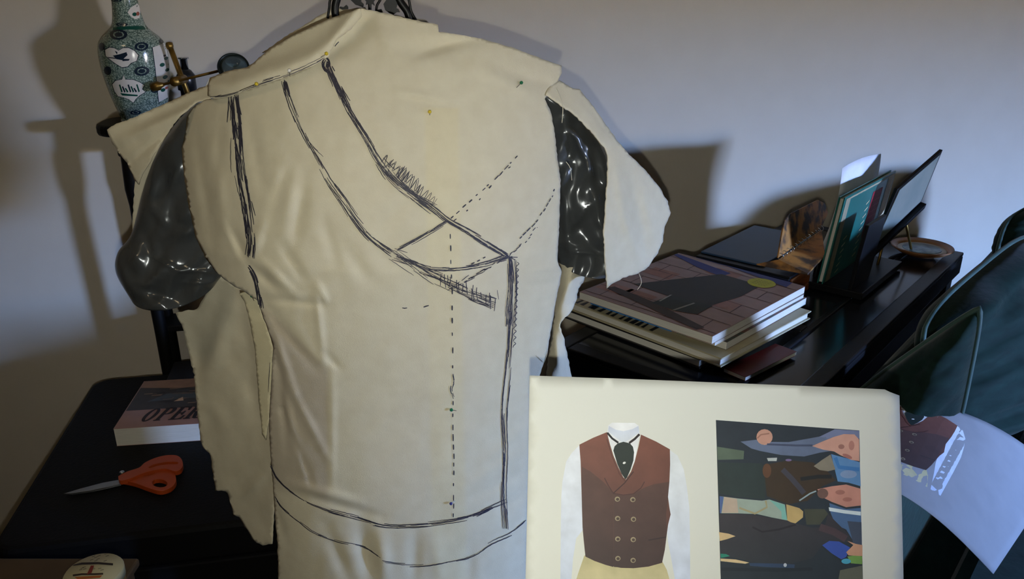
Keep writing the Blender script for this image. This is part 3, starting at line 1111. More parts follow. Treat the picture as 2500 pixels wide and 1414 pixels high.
ph([(940, 665), (1060, 640), (1180, 625), (1300, 660), (1304, 800), (1180, 815), (1060, 770), (980, 730)], (190, 136, 122), 3)
ph(ell(985, 700, 46, 42), (110, 84, 76), 4)
ph(ell(1130, 690, 40, 20), (160, 108, 98), 4)
ph(ell(1190, 750, 40, 18), (166, 110, 100), 4)
ph([(1040, 780), (1180, 830), (1302, 820), (1312, 1130), (1260, 1130), (1180, 1000), (1090, 960), (1050, 860)], (72, 104, 146), 2)
ph([(1035, 815), (1170, 838), (1302, 852), (1302, 884), (1160, 866), (1040, 846)], (206, 222, 230), 3)
ph([(1190, 930), (1308, 940), (1312, 1130), (1240, 1120)], (60, 72, 92), 3)
ph([(125, 722), (280, 742), (480, 760), (540, 750), (670, 792), (690, 925), (560, 900), (440, 872), (280, 866), (130, 865)], (150, 166, 156), 2)
ph([(165, 728), (270, 745), (282, 862), (145, 862)], (180, 164, 148), 3)
ph([(125, 722), (160, 728), (140, 865), (128, 865)], (76, 100, 150), 3)
ph(line_poly([(290, 820), (420, 868), (520, 815), (510, 760)], 8), (158, 150, 116), 3)
ph([(540, 752), (668, 794), (690, 920), (645, 915), (640, 850)], (120, 178, 170), 3)
ph([(680, 790), (790, 822), (822, 850), (820, 900), (750, 955), (690, 925)], (184, 160, 108), 3)
ph([(830, 830), (1000, 830), (1030, 870), (960, 960), (850, 960)], (66, 70, 58), 2)
ph([(125, 872), (280, 870), (440, 884), (640, 920), (900, 985), (1000, 980), (1030, 870), (1120, 960), (1200, 1040), (1240, 1110), (1100, 1100), (980, 1130), (900, 1240), (700, 1290), (400, 1275), (132, 1205)], (54, 52, 58), 3, (44, 50, 56))
ph(line_poly([(400, 980), (480, 1020), (620, 1000), (760, 960)], 8), (34, 34, 40), 4)
ph(line_poly([(960, 980), (1080, 1020), (1180, 1080)], 30), (72, 58, 64), 4)
ph([(120, 1022), (200, 1035), (258, 1056), (190, 1080), (128, 1096)], (204, 178, 134), 4)
ph([(980, 1132), (1040, 1095), (1120, 1100), (1212, 1150), (1180, 1230), (1140, 1250), (1060, 1200)], (52, 82, 168), 4)
ph(ell(1180, 1265, 40, 22), (70, 160, 190), 5)
ph([(1190, 1225), (1260, 1215), (1314, 1225), (1314, 1290), (1220, 1282)], (112, 156, 76), 4)
ph([(1180, 1190), (1240, 1130), (1190, 1095), (1260, 1120), (1316, 1130), (1316, 1222), (1200, 1216)], (190, 146, 120), 5)
ph([(134, 1202), (180, 1205), (212, 1222), (136, 1238)], (36, 130, 108), 4)
ph([(134, 1242), (260, 1250), (372, 1276), (340, 1286), (134, 1264)], (208, 186, 144), 4)
ph([(372, 1280), (640, 1285), (752, 1292), (748, 1322), (560, 1316), (380, 1304)], (44, 66, 96), 4)
ph(ell(672, 1297, 14, 16), (190, 200, 210), 5)
ph(line_poly([(140, 1330), (600, 1340), (900, 1330)], 14), (26, 38, 46), 3)
ph([(1130, 1340), (1316, 1300), (1320, 1500), (1100, 1500)], (92, 96, 84), 3)
mb.build('photo_print', m_print, page, fix=False, label='printed sideways colour photo of people in dark costumes')


# second print lying on the sofa
def pg2_raw(s, t):
    a, b, c, d = [on_y(*q) for q in ((2095, 975, 1.0), (2590, 1155, 1.0), (2425, 1402, 0.80), (2040, 1135, 0.82))]
    p = (a * (1 - s) + b * s) * (1 - t) + (d * (1 - s) + c * s) * t
    nrm = (b - a).cross(d - a).normalized()
    if nrm.y > 0:
        nrm = -nrm
    up = Vector((0, 0, 1))
    return p + (nrm * 0.25 + up) * 0.030 * math.sin(math.pi * s) * (1 - 0.75 * t) + up * 0.012 * math.sin(math.pi * s) * t, nrm


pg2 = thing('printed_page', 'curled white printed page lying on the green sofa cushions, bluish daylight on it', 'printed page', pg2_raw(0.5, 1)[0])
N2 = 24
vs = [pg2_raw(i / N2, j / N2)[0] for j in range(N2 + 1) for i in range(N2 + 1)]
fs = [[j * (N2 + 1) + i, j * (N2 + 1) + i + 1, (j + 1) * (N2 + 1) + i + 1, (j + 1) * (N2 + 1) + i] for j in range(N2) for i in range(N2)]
o = mesh('paper_sheet', vs, fs, mat('dimmed_paper', (138, 139, 143), 0.85), pg2, True)  # same white paper, greyed so its colour carries the weaker light here
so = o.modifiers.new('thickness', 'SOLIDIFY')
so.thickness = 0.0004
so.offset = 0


def pg2_fn(x, y):
    p, n = pg2_raw(x, y)
    return p


mb = MB()
# vest seen turned on the page: page s grows along the vest's width
S0, T0 = 0.02, 0.06
vest_print(mb, pg2_fn, lambda x, y: (0.27 + (x - 560) * 0.00056, 0.08 + (y - 250) * 0.0006), 0.06, 0.0004)
mb.build('vest_picture', m_print, pg2, fix=False, label='printed brown vest, partly hidden')

# ------------------------------------------------------------------ furniture on the right
K0 = Vector((1.0105, 1.691, 0))      # far right corner of the console
UV = Vector((0.653, 0.758, 0)).normalized()
NV = Vector((UV.y, -UV.x, 0))


def K(u, n, z):
    return K0 + UV * u + NV * n + Vector((0, 0, z))


CZ = 0.84
m_black = mat('black_lacquer', (13, 13, 15), 0.4, spec=0.2, rgb2=(16, 16, 18), nscale=12, stretch=(1, 1, 8), bump=0.08, bscale=60)
m_gloss = mat('black_glass', (20, 23, 28), 0.16, spec=0.35, rgb2=(22, 25, 30), nscale=6)
con = thing('console_table', 'black lacquered console table with inset glossy panels behind the sofa', 'console table', K(-0.5, -0.21, 0))
W = 0.40
MB().box(K(-0.98, -W, CZ - 0.05), UV * 0.98, NV * W, (0, 0, 0.042)).build('table_top', m_black, con, bevel=0.003)
for n0, w in ((-0.028, 0.028), (-0.105, 0.012), (-W, 0.03)):
    MB().box(K(-0.98, n0, CZ - 0.008), UV * 0.98, NV * w, (0, 0, 0.008)).build('moulding', m_black, con, bevel=0.0025)
for u0 in (-0.98, -0.66, -0.33, -0.03):
    MB().box(K(u0, -W + 0.03, CZ - 0.008), UV * 0.03, NV * (W - 0.135), (0, 0, 0.0078)).build('moulding', m_black, con, bevel=0.0025)
MB().box(K(-0.98, -0.093, CZ - 0.0085), UV * 0.98, NV * 0.065, (0, 0, 0.004)).build('inset_strip', m_gloss, con)
for u0, u1 in ((-0.95, -0.66), (-0.63, -0.33), (-0.30, -0.03)):
    MB().box(K(u0, -W + 0.03, CZ - 0.0085), UV * (u1 - u0), NV * (W - 0.135), (0, 0, 0.0065)).build('inset_panel', m_gloss, con)
MB().box(K(-0.96, -W + 0.02, 0.60), UV * 0.94, NV * (W - 0.04), (0, 0, 0.19)).build('apron', m_black, con, bevel=0.003)
for u0 in (-0.97, -0.06):
    for n0 in (-W + 0.01, -0.06):
        MB().box(K(u0, n0, 0), UV * 0.05, NV * 0.05, (0, 0, 0.79)).build('leg', m_black, con, bevel=0.003)

# ---- sofa
m_velvet = mat('green_velvet', (22, 44, 38), 0.8, rgb2=(13, 28, 24), nscale=26, bump=0.35, bscale=60, sheen=0.16, spec=0.1, stretch=(1, 1, 2.5))
m_piping = mat('velvet_piping', (50, 80, 72), 0.7, rgb2=(36, 62, 56), nscale=40, sheen=0.3)
SN = 0.022
sofa = thing('sofa', 'dark green velvet sofa with loose back cushions beside the console table', 'sofa', K(-0.4, 0.45, 0))
prof = [(SN, 0.10), (SN, 0.78), (SN + 0.008, 0.815), (SN + 0.028, 0.83), (SN + 0.05, 0.815), (SN + 0.06, 0.78), (SN + 0.09, 0.40), (SN + 0.16, 0.36), (SN + 0.16, 0.10)]
MB().prism([K(-0.87, n, z) for n, z in prof], UV * 1.18).build('back_frame', m_velvet, sofa, bevel=0.008)
MB().box(K(-0.87, SN + 0.16, 0.08), UV * 1.18, NV * 0.72, (0, 0, 0.22)).build('seat_base', m_velvet, sofa, bevel=0.02)
for u0 in (-0.86, -0.33):
    MB().box(K(u0, SN + 0.165, 0.305), UV * 0.52, NV * 0.70, (0, 0, 0.14)).build('seat_cushion', m_velvet, sofa, bevel=0.03)
for u0 in (-0.86, 0.22):
    for n0 in (SN + 0.02, SN + 0.80):
        MB().box(K(u0, n0, 0), UV * 0.05, NV * 0.05, (0, 0, 0.10)).build('foot', m_black, sofa)
# rolled arm at the wall end
MB().prism([K(0.31, SN + 0.17, z) + UV * q for q, z in ((0.0, 0.10), (0.0, 0.60), (-0.02, 0.66), (-0.07, 0.68), (-0.11, 0.66), (-0.12, 0.6), (-0.10, 0.5), (-0.10, 0.10))],
           NV * 0.68).build('arm', m_velvet, sofa, bevel=0.01)


def pillow(c, thick, label, seed, wr=0.012, rnd=0.12):
    """c: TL, TR, BR, BL as (px, py, Y)"""
    tl, tr, br, bl = [on_y(*q) for q in c]
    nrm = (tr - tl).cross(bl - tl).normalized()
    if nrm.dot(Vector((0, 0, H)) - tl) < 0:
        nrm = -nrm
    root = thing('sofa_cushion', label, 'cushion', (bl + br) / 2, 'back cushions of the green sofa')
    N = 30
    vs, fs = [], []
    for side in (1, -1):
        for j in range(N + 1):
            for i in range(N + 1):
                s, t = i / N, j / N
                # softly rounded corners
                s2 = 0.5 + (s - 0.5) * (1 - rnd * abs(2 * t - 1) ** 4)
                t2 = 0.5 + (t - 0.5) * (1 - rnd * abs(2 * s - 1) ** 4)
                p = (tl * (1 - s2) + tr * s2) * (1 - t2) + (bl * (1 - s2) + br * s2) * t2
                puff = (max(0.0, 1 - abs(2 * s - 1) ** 2.6) * max(0.0, 1 - abs(2 * t - 1) ** 2.6)) ** 0.55
                e = min(1.0, 4 * min(s, 1 - s, t, 1 - t) * 3)
                w = wr * e * (noise.noise(Vector((s * 2.2 + seed, t * 7.5, seed * 3))) + 0.5 * noise.noise(Vector((s * 5 + seed, t * 14, 2))))
                vs.append(p + nrm * side * (thick * 0.5 * puff + w * (1 if side > 0 else 0.3)))
    M = (N + 1) * (N + 1)
    for k in range(2):
        for j in range(N):
            for i in range(N):
                a = k * M + j * (N + 1) + i
                f = [a, a + 1, a + N + 2, a + N + 1]
                fs.append(f if k == 0 else f[::-1])
    o = mesh('cushion_cover', vs, fs, m_velvet, root, True)
    bm = bmesh.new()
    bm.from_mesh(o.data)
    bmesh.ops.remove_doubles(bm, verts=bm.verts, dist=0.0006)
    bmesh.ops.recalc_face_normals(bm, faces=bm.faces)
    bm.to_mesh(o.data)
    bm.free()
    rim = []
    for k in range(4 * N):
        q, i = divmod(k, N)
        s, t = ((i / N, 0), (1, i / N), (1 - i / N, 1), (0, 1 - i / N))[q]
        s2 = 0.5 + (s - 0.5) * (1 - rnd * abs(2 * t - 1) ** 4)
        t2 = 0.5 + (t - 0.5) * (1 - rnd * abs(2 * s - 1) ** 4)
        rim.append((tl * (1 - s2) + tr * s2) * (1 - t2) + (bl * (1 - s2) + br * s2) * t2)
    MB().tube(rim, 0.0042, 8, True).build('piping', m_piping, root, True)
    return root


pillow([(2460, 526, 1.62), (2700, 425, 1.78), (2750, 700, 1.72), (2424, 650, 1.56)], 0.13, 'green velvet cushion at the far end of the sofa by the wall', 2.1)
pillow([(2215, 800, 1.16), (2545, 528, 1.50), (2680, 930, 1.46), (2360, 1120, 1.14)], 0.15, 'green velvet cushion in the middle, bluish light on its wrinkled face', 5.4, 0.028, 0.16)
pillow([(2085, 960, 1.08), (2402, 738, 1.00), (2338, 1060, 1.00), (2070, 1290, 1.04)], 0.13, 'nearest dark green velvet cushion, its piped corner standing up', 8.8, 0.014, 0.05)

# ---- books
m_page = mat('page_edges', (214, 210, 198), 0.85, rgb2=(190, 186, 172), nscale=40, stretch=(1, 1, 60), bump=0.3, bscale=300)


def quad_on(mb, o, e1, e2, pts, z, col, lift=0.0004):
    vs = [o + e1 * s + e2 * t + Vector((0, 0, z + lift)) for s, t in pts]
    n = len(mb.v)
    mb.v += vs
    mb.f.append([n + i for i in range(len(vs))])
    mb.c += [lin(col)[:3]] * len(vs)


def book(label, o, e1, e2, L1, L2, z, th, cover, hard=True, spine=None, ct=0.0022, group=None, name='book', page=None):
    """o: front corner, e1 towards the right, e2 towards the left"""
    o = Vector((o[0], o[1], 0))
    root = thing(name, label, 'book', o + e1 * L1 / 2 + e2 * L2 / 2 + Vector((0, 0, z)), group)
    i = 0.004 if hard else 0.0005
    c = ct if hard else 0.0007
    MB().box(o + e1 * i + e2 * i + Vector((0, 0, z + c)), e1 * (L1 - 2 * i), e2 * (L2 - 2 * i), (0, 0, th - 2 * c)).build('page_block', page or m_page, root)
    MB().box(o + Vector((0, 0, z)), e1 * L1, e2 * L2, (0, 0, c)).build('back_cover', cover, root, bevel=0.0005)
    fc = MB().box(o + Vector((0, 0, z + th - c)), e1 * L1, e2 * L2, (0, 0, c)).build('front_cover', cover, root, bevel=0.0005)
    if spine == 'left':
        MB().box(o + e2 * (L2 - c) + Vector((0, 0, z + c)), e1 * L1, e2 * c, (0, 0, th - 2 * c)).build('spine', cover, root)
    elif spine == 'right':
        MB().box(o + e1 * (L1 - c) + Vector((0, 0, z + c)), e1 * c, e2 * L2, (0, 0, th - 2 * c)).build('spine', cover, root)
    elif spine == 'front':
        MB().box(o + Vector((0, 0, z + c)), e1 * L1, e2 * c, (0, 0, th - 2 * c)).build('spine', cover, root)
    return root, fc, o


def rotv(deg):
    a = math.radians(deg)
    return Vector((math.cos(a), math.sin(a), 0)), Vector((-math.sin(a), math.cos(a), 0))


G = 'books stacked flat on the console table'
m_c1 = mat('cover_brick_photo', (128, 92, 78), 0.32, rgb2=(104, 72, 60), nscale=30)
m_c2 = mat('cover_white', (198, 192, 176), 0.5)
m_c3 = mat('cover_multicolour', (54, 70, 62), 0.4, rgb2=(110, 60, 52), nscale=60, mix=0.2)
m_c4 = mat('cover_cream', (170, 160, 128), 0.5)
m_c5 = mat('cover_black', (22, 20, 22), 0.4)
m_c6 = mat('cover_red', (92, 18, 20), 0.5)
z = CZ
e1, e2 = rotv(44)
b, fc, oo = book('dark hardcover book at the bottom of the stack', (0.292, 1.112), e1, e2, 0.255, 0.31, z, 0.017, m_c5, group=G)
MB().box(oo + e1 * 0.235 + e2 * 0.05 + Vector((0, 0, z + 0.009)), e1 * 0.055, e2 * 0.028, (0, 0, 0.0006)).build('bookmark', m_c2, b)
z += 0.0172
e1, e2 = rotv(43)
b, fc, oo = book('cream hardcover with zebra-striped photo on its cover, second from bottom of the stack', (0.316, 1.083), e1, e2, 0.275, 0.315, z, 0.0155, m_c4, group=G)
mb = MB()
for k in range(13):
    t0 = 0.135 + k * 0.0135 + R.uniform(-0.004, 0.004)
    quad_on(mb, oo, e1, e2, [(0.004, t0), (0.03 + 0.02 * R.random(), t0 + 0.002 + 0.006 * R.random()), (0.05 + 0.05 * R.random(), t0 + 0.018 * R.random()), (0.03, t0 + 0.006 + 0.006 * R.random()), (0.004, t0 + 0.006 + 0.004 * R.random())], z + 0.0155, (26, 25, 24))
mb.build('cover_picture', m_print, fc, fix=False)
mb = MB()
for k, (s0, t0) in enumerate(((0.030, 0.035), (0.030, 0.058), (0.030, 0.072))):
    # figures B 2 8 in thin outline, small
    seg = {0: [((0, 0), (0, 1)), ((0, 1), (0.6, 0.9)), ((0.6, 0.9), (0, 0.5)), ((0, 0.5), (0.7, 0.3)), ((0.7, 0.3), (0, 0))],
           1: [((0, 0.9), (0.6, 0.9)), ((0.6, 0.9), (0, 0)), ((0, 0), (0.7, 0))],
           2: [((0, 0), (0.6, 0)), ((0.6, 0), (0, 1)), ((0, 1), (0.6, 1)), ((0.6, 1), (0, 0))]}[k]
    for a, c in seg:
        for_line = line_poly([(s0 + a[1] * 0.014, t0 + a[0] * -0.012), (s0 + c[1] * 0.014, t0 + c[0] * -0.012)], 0.0006)
        quad_on(mb, oo, e1, e2, for_line, z + 0.0155, (50, 50, 46), 0.0005)
mb.build('cover_lettering', m_print, fc, fix=False)
z += 0.0157
e1, e2 = rotv(45)
b, fc, oo = book('colourful softcover book with bright blue lower edge, third in the stack', (0.330, 1.112), e1, e2, 0.265, 0.27, z, 0.0135, m_c3, hard=False, group=G)
mb = MB()
for k in range(40):
    s0, t0 = 0.02 + R.random() * 0.23, 0.003 + R.random() * 0.05
    quad_on(mb, oo, e1, e2, [(s0, t0), (s0 + 0.014, t0), (s0 + 0.012, t0 + 0.010), (s0 + 0.002, t0 + 0.012)], z + 0.0135,
            R.choice([(150, 44, 44), (200, 190, 160), (30, 70, 56), (60, 60, 90), (24, 40, 34), (140, 120, 80)]), 0.0003 + 0.00001 * k)
mb.build('cover_picture', m_print, fc, fix=False)
MB().box(oo + e2 * 0.10 - e1 * 0.0008 + Vector((0, 0, z)), e1 * 0.0008, e2 * 0.17, (0, 0, 0.003)).build('blue_edge', mat('blue_edge', (40, 120, 190), 0.4), b)
z += 0.0137
e1, e2 = rotv(44.5)
b, fc, oo = book('thin white-edged paperback second from top of the stack', (0.308, 1.098), e1, e2, 0.285, 0.262, z, 0.006, m_c2, hard=False, group=G)
z += 0.0062
e1, e2 = rotv(45)
TH1 = 0.0135
b, fc, oo = book('top book of the stack, brick-coloured cover, dark pyramid shape and round yellow sticker', (0.301, 1.090), e1, e2, 0.30, 0.262, z, TH1, m_c1, hard=False, group=G)
zt = z + TH1
mb = MB()


def cp(px, py):
    p = on_z(px, py, zt) - Vector((oo.x, oo.y, zt))
    return (p.dot(e1), p.dot(e2))


def cov(pts, col, lift):
    q = [cp(*p) for p in pts]
    q = [(min(max(a, 0.001), 0.299), min(max(b, 0.001), 0.261)) for a, b in q]
    quad_on(mb, oo, e1, e2, q, zt, col, lift)


# brick joints
for r in range(7):
    s0 = 0.012 + r * 0.043
    quad_on(mb, oo, e1, e2, line_poly([(s0, 0.002), (s0 + 0.003, 0.13), (s0, 0.26)], 0.0008), zt, (66, 44, 38), 0.0003)
    for c in range(4):
        t0 = 0.03 + c * 0.066 + (0.033 if r % 2 else 0)
        if t0 < 0.255 and s0 + 0.043 < 0.3:
            quad_on(mb, oo, e1, e2, line_poly([(s0, t0), (s0 + 0.043, t0 + 0.003)], 0.0008), zt, (66, 44, 38), 0.0003)
for c in range(8):
    s0, t0 = R.uniform(0.01, 0.24), R.uniform(0.01, 0.2)
    quad_on(mb, oo, e1, e2, [(s0, t0), (s0 + 0.038, t0), (s0 + 0.038, t0 + 0.055), (s0, t0 + 0.058)], zt, R.choice([(150, 108, 92), (110, 78, 66), (140, 96, 80)]), 0.00028)
cov([(1640, 592), (1664, 596), (1800, 640), (1940, 688), (1920, 702), (1780, 652), (1656, 606)], (34, 44, 96), 0.0005)
cov([(1634, 620), (1646, 618), (1784, 668), (1760, 676), (1700, 652)], (32, 44, 104), 0.0005)
cov([(1547, 694), (1762, 670), (1830, 690), (1850, 702), (1810, 724), (1720, 752), (1640, 726)], (34, 34, 32), 0.0006)
cov([(1590, 740), (1640, 722), (1740, 748), (1700, 768), (1650, 760)], (22, 34, 32), 0.00065)
cov([(1480, 704), (1500, 700), (1600, 740), (1720, 800), (1700, 806), (1580, 750)], (52, 38, 34), 0.0006)
cov([(1608, 736), (1636, 721), (1641, 721), (1612, 737)], (150, 150, 140), 0.0008)
cov([(1640, 758), (1694, 740), (1697, 742), (1644, 760)], (140, 140, 132), 0.0008)
c0 = cp(1859, 692)
quad_on(mb, oo, e1, e2, [(c0[0] + 0.024 * math.cos(a * math.pi / 16), c0[1] + 0.024 * math.sin(a * math.pi / 16)) for a in range(32)], zt, (176, 170, 40), 0.0009)
for k in range(4):
    t0 = (k - 1.5) * 0.007
    # small print on the sticker
    for j in range(5):
        s0 = -0.013 + j * 0.0055
        quad_on(mb, oo, e1, e2, [(c0[0] + t0, c0[1] + s0), (c0[0] + t0, c0[1] + s0 + 0.004), (c0[0] + t0 + 0.0012, c0[1] + s0 + 0.004), (c0[0] + t0 + 0.0012, c0[1] + s0)], zt, (84, 82, 24), 0.0011)
mb.build('cover_picture', m_print, fc, fix=False, label='brick photo cover with dark pyramid and yellow sticker')
# red book lying at the foot of the stack
e1, e2 = rotv(40)
book('flat red book lying at the foot of the stack', (0.352, 1.072), e1, e2, 0.14, 0.040, CZ, 0.007, m_c6, hard=False, group=None)

# ---- things further along the console
m_navy = mat('navy_card', (26, 28, 48), 0.4)
m_orange = mat('orange_card', (150, 84, 24), 0.5, rgb2=(110, 62, 20), nscale=40)


def kbox(name, u0, u1, n0, n1, z0, z1, m, parent=None, bevel=0.0015, lean=0.0):
    """box on the console; lean tips the top towards +n"""
    mb_ = MB()
    vs = [K(u0, n0, z0), K(u1, n0, z0), K(u1, n1, z0), K(u0, n1, z0)]
    vs += [v + NV * lean * (z1 - z0) + Vector((0, 0, z1 - z0)) for v in vs]
    mb_.add(vs, [[3, 2, 1, 0], [4, 5, 6, 7], [0, 1, 5, 4], [1, 2, 6, 5], [2, 3, 7, 6], [3, 0, 4, 7]])
    return mb_.build(name, m, parent, bevel=bevel)


bx = thing('drawer_box', 'small navy desk box with orange drawer fronts behind the book stack', 'box', K(-0.53, -0.21, CZ))
kbox('case', -0.56, -0.46, -0.36, -0.175, CZ, CZ + 0.05, m_navy, bx)
kbox('lid', -0.565, -0.455, -0.365, -0.172, CZ + 0.0505, CZ + 0.056, m_black, bx)
for k in range(3):
    kbox('drawer_front', -0.556, -0.464, -0.1745, -0.171, CZ + 0.003 + k * 0.016, CZ + 0.017 + k * 0.016, m_orange, bx, 0.0008)

ra = thing('book_rack', 'black slotted desk rack holding the green book upright', 'rack', K(-0.3, -0.14, CZ))
kbox('base', -0.448, -0.20, -0.200, -0.075, CZ, CZ + 0.014, m_black, ra)
kbox('divider', -0.446, -0.345, -0.104, -0.096, CZ + 0.0142, CZ + 0.145, m_black, ra, lean=0.10)
kbox('divider', -0.42, -0.21, -0.182, -0.175, CZ + 0.0142, CZ + 0.06, m_black, ra, lean=0.05)
m_teal = mat('teal_cover', (22, 100, 88), 0.4, rgb2=(18, 88, 78), nscale=20)
m_creamc = mat('cream_card', (196, 184, 150), 0.5)
gb = thing('book', 'green hardcover book with red title panel standing in the rack', 'book', K(-0.3, -0.145, CZ + 0.015))
GZ0, GZ1, GN = CZ + 0.0145, 1.03, -0.150
LE = 0.10
kbox('page_block', -0.444, -0.150, GN - 0.009, GN - 0.003, GZ0 + 0.003, GZ1 - 0.004, m_page, gb, 0, LE)
gf = kbox('front_cover', -0.448, -0.146, GN - 0.0028, GN, GZ0, GZ1, m_teal, gb, 0.0006, LE)
kbox('back_cover', -0.448, -0.146, GN - 0.012, GN - 0.0093, GZ0, GZ1, m_teal, gb, 0.0006, LE)


def gpt(u, h, lift):
    return K(u, GN + LE * h + lift, GZ0 + h)


def on_green(mb_, pts, col, lift=0.0006):
    vs = [gpt(u, h, lift) for u, h in pts]
    n = len(mb_.v)
    mb_.v += vs
    mb_.f.append([n + i for i in range(len(vs))])
    mb_.c += [lin(col)[:3]] * len(vs)


HH = GZ1 - GZ0
mb = MB()
on_green(mb, [(-0.440, 0.002), (-0.416, 0.002), (-0.416, HH - 0.004), (-0.440, HH - 0.004)], (150, 140, 110))
on_green(mb, [(-0.190, 0.002), (-0.152, 0.002), (-0.152, HH - 0.004), (-0.190, HH - 0.004)], (206, 192, 158))
on_green(mb, [(-0.416, HH - 0.008), (-0.190, HH - 0.008), (-0.190, HH - 0.004), (-0.416, HH - 0.004)], (170, 160, 126))
on_green(mb, [(-0.275, 0.055), (-0.215, 0.055), (-0.215, HH - 0.022), (-0.275, HH - 0.022)], (164, 24, 46))
for k in range(7):
    h0 = 0.058 + k * 0.012
    for j in range(3):
        u0 = -0.268 + j * 0.018
        on_green(mb, [(u0, h0), (u0 + 0.012, h0 + 0.002), (u0 + 0.012, h0 + 0.004), (u0, h0 + 0.002)], (206, 80, 96), 0.0009)
for k in range(9):
    h0 = 0.02 + k * 0.014
    on_green(mb, [(-0.305, h0), (-0.288, h0 + 0.005), (-0.288, h0 + 0.008), (-0.305, h0 + 0.003)], (200, 190, 150), 0.0009)
    if k < 6:
        on_green(mb, [(-0.395, h0 - 0.012), (-0.378, h0 - 0.007), (-0.378, h0 - 0.004), (-0.395, h0 - 0.009)], (190, 180, 140), 0.0009)
mb.build('cover_print', m_print, gf, fix=False, label='cream bands, red panel and gilt marks')
# loose white sheet behind
m_sheet = mat('white_sheet', (236, 236, 238), 0.7)
vs, fs = [], []
for j in range(11):
    for i in range(7):
        u_ = -0.335 + 0.20 * i / 6
        h_ = 0.205 * j / 10
        vs.append(K(u_, -0.205 + 0.02 * math.sin(math.pi * j / 14) - 0.006 * math.cos(i / 6 * 3) + 0.06 * h_, CZ + 0.0145 + h_ + 0.006 * math.sin(i / 6 * 3.1)))
for j in range(10):
    for i in range(6):
        a = j * 7 + i
        fs.append([a, a + 1, a + 8, a + 7])
o = mesh('loose_sheet', vs, fs, m_sheet, None, True)
tag(o, 'plain white sheet standing up behind the green book, bluish at its top', 'paper')
so = o.modifiers.new('thickness', 'SOLIDIFY')
so.thickness = 0.0005

# spiral calendar with orange pages, on a blue folder
kb = kbox('blue_folder', -0.545, -0.30, -0.365, -0.235, CZ + 0.0562, CZ + 0.0602, mat('blue_card', (34, 62, 92), 0.5), None)
tag(kb, 'flat blue folder under the spiral calendar', 'folder')
cal = thing('spiral_calendar', 'open spiral-bound calendar with orange and brown animal pictures', 'calendar', K(-0.42, -0.28, CZ + 0.061))
m_cal1 = mat('calendar_upper_page', (156, 106, 44), 0.6, rgb2=(36, 28, 20), nscale=34, mix=0.16)
m_cal2 = mat('calendar_lower_page', (184, 124, 52), 0.6, rgb2=(64, 44, 26), nscale=30, mix=0.2)
sa, sb = on_z(1900, 634, CZ + 0.074), on_z(2006, 560, CZ + 0.074)


def page_slab(name, poly, m, th=0.003):
    q = [Vector(p) for p in poly]
    nn = (q[1] - q[0]).cross(q[-1] - q[0]).normalized()
    if nn.dot(Vector((0, 0, H)) - q[0]) < 0:
        nn = -nn
    return MB().prism(q, -nn * th).build(name, m, cal, bevel=0.0006)


ytop = (sa.y + sb.y) / 2
page_slab('lower_page', [sa, sb, on_z(2014, 622, CZ + 0.068), on_z(1972, 668, CZ + 0.064), on_z(1846, 644, CZ + 0.064)], m_cal2)
up = (sb - sa).normalized()


def upper(px, py):
    # plane through the spiral edge, leaning back
    nrm_ = up.cross(Vector((0.25, 0.62, 0.75))).normalized()
    v = Vector(ray(px, py))
    c = Vector((0, 0, H))
    t = (sa - c).dot(nrm_) / v.dot(nrm_)
    return c + v * t


page_slab('upper_page', [upper(1900, 630), upper(2006, 556), upper(2022, 520), upper(2014, 496), upper(1998, 488), upper(1930, 522), upper(1916, 540), upper(1908, 580)], m_cal1)
for k in range(13):
    t = (k + 0.5) / 13
    c = sa.lerp(sb, t)
    ring = [c + Vector((0, 0, 0.004)) + Vector((0, 0, 1)) * 0.006 * math.cos(a * math.pi / 6) + Vector((-up.y, up.x, 0)) * 0.006 * math.sin(a * math.pi / 6) for a in range(12)]
    MB().tube(ring, 0.0009, 5, True).build('wire_ring', m_steel, cal, True)

# small framed picture on an easel
m_pic = mat('picture_face', (96, 106, 100), 0.6, rgb2=(128, 130, 118), nscale=14)
m_brass = mat('aged_brass', (150, 118, 56), 0.38, 0.85, rgb2=(110, 84, 40), nscale=50)
ea = thing('picture_easel', 'dark little easel stand holding the framed picture above the round plate', 'easel', on_y(2170, 640, 1.50))
B0, B1, T1, T0 = on_y(2126, 610, 1.55), on_y(2250, 492, 1.64), on_y(2302, 366, 1.64), on_y(2192, 462, 1.555)
nn = (B1 - B0).cross(T0 - B0).normalized()
if nn.dot(Vector((0, 0, H)) - B0) < 0:
    nn = -nn
dwn = Vector((0, 0, -1))
pic = thing('framed_picture', 'thin framed picture leaning on the easel, grey-green face', 'picture', (B0 + B1) / 2)
MB().prism([B0, B1, T1, T0], -nn * 0.007).build('frame', m_black, pic, bevel=0.0008)
ins = [B0.lerp(T1, 0.05), B1.lerp(T0, 0.05), T1.lerp(B0, 0.05), T0.lerp(B1, 0.05)]
MB().prism([q + nn * 0.0002 for q in ins], nn * 0.0012).build('picture_panel', m_pic, pic)
dv = (B0 - T0).normalized()
MB().prism([B0 + dv * 0.001 + nn * 0.012, B1 + dv * 0.001 + nn * 0.012, B1 + dv * 0.001 - nn * 0.012, B0 + dv * 0.001 - nn * 0.012], dv * 0.011).build('ledge', m_black, ea, bevel=0.001)
q0 = B0.lerp(B1, 0.72) + dv * 0.012
MB().tube([q0, on_z(2226, 616, CZ + 0.004)], 0.0028, 8).build('leg', m_brass, ea, True)
q1 = B0.lerp(B1, 0.30) + dv * 0.012
MB().tube([q1, Vector((q1.x - 0.01, q1.y - 0.01, CZ + 0.004))], 0.0028, 8).build('leg', m_brass, ea, True)
q2 = B0.lerp(B1, 0.5) + dv * 0.008 - nn * 0.008
MB().tube([q2, Vector((q2.x + 0.015, q2.y + 0.08, CZ + 0.004))], 0.0028, 8).build('leg', m_brass, ea, True)

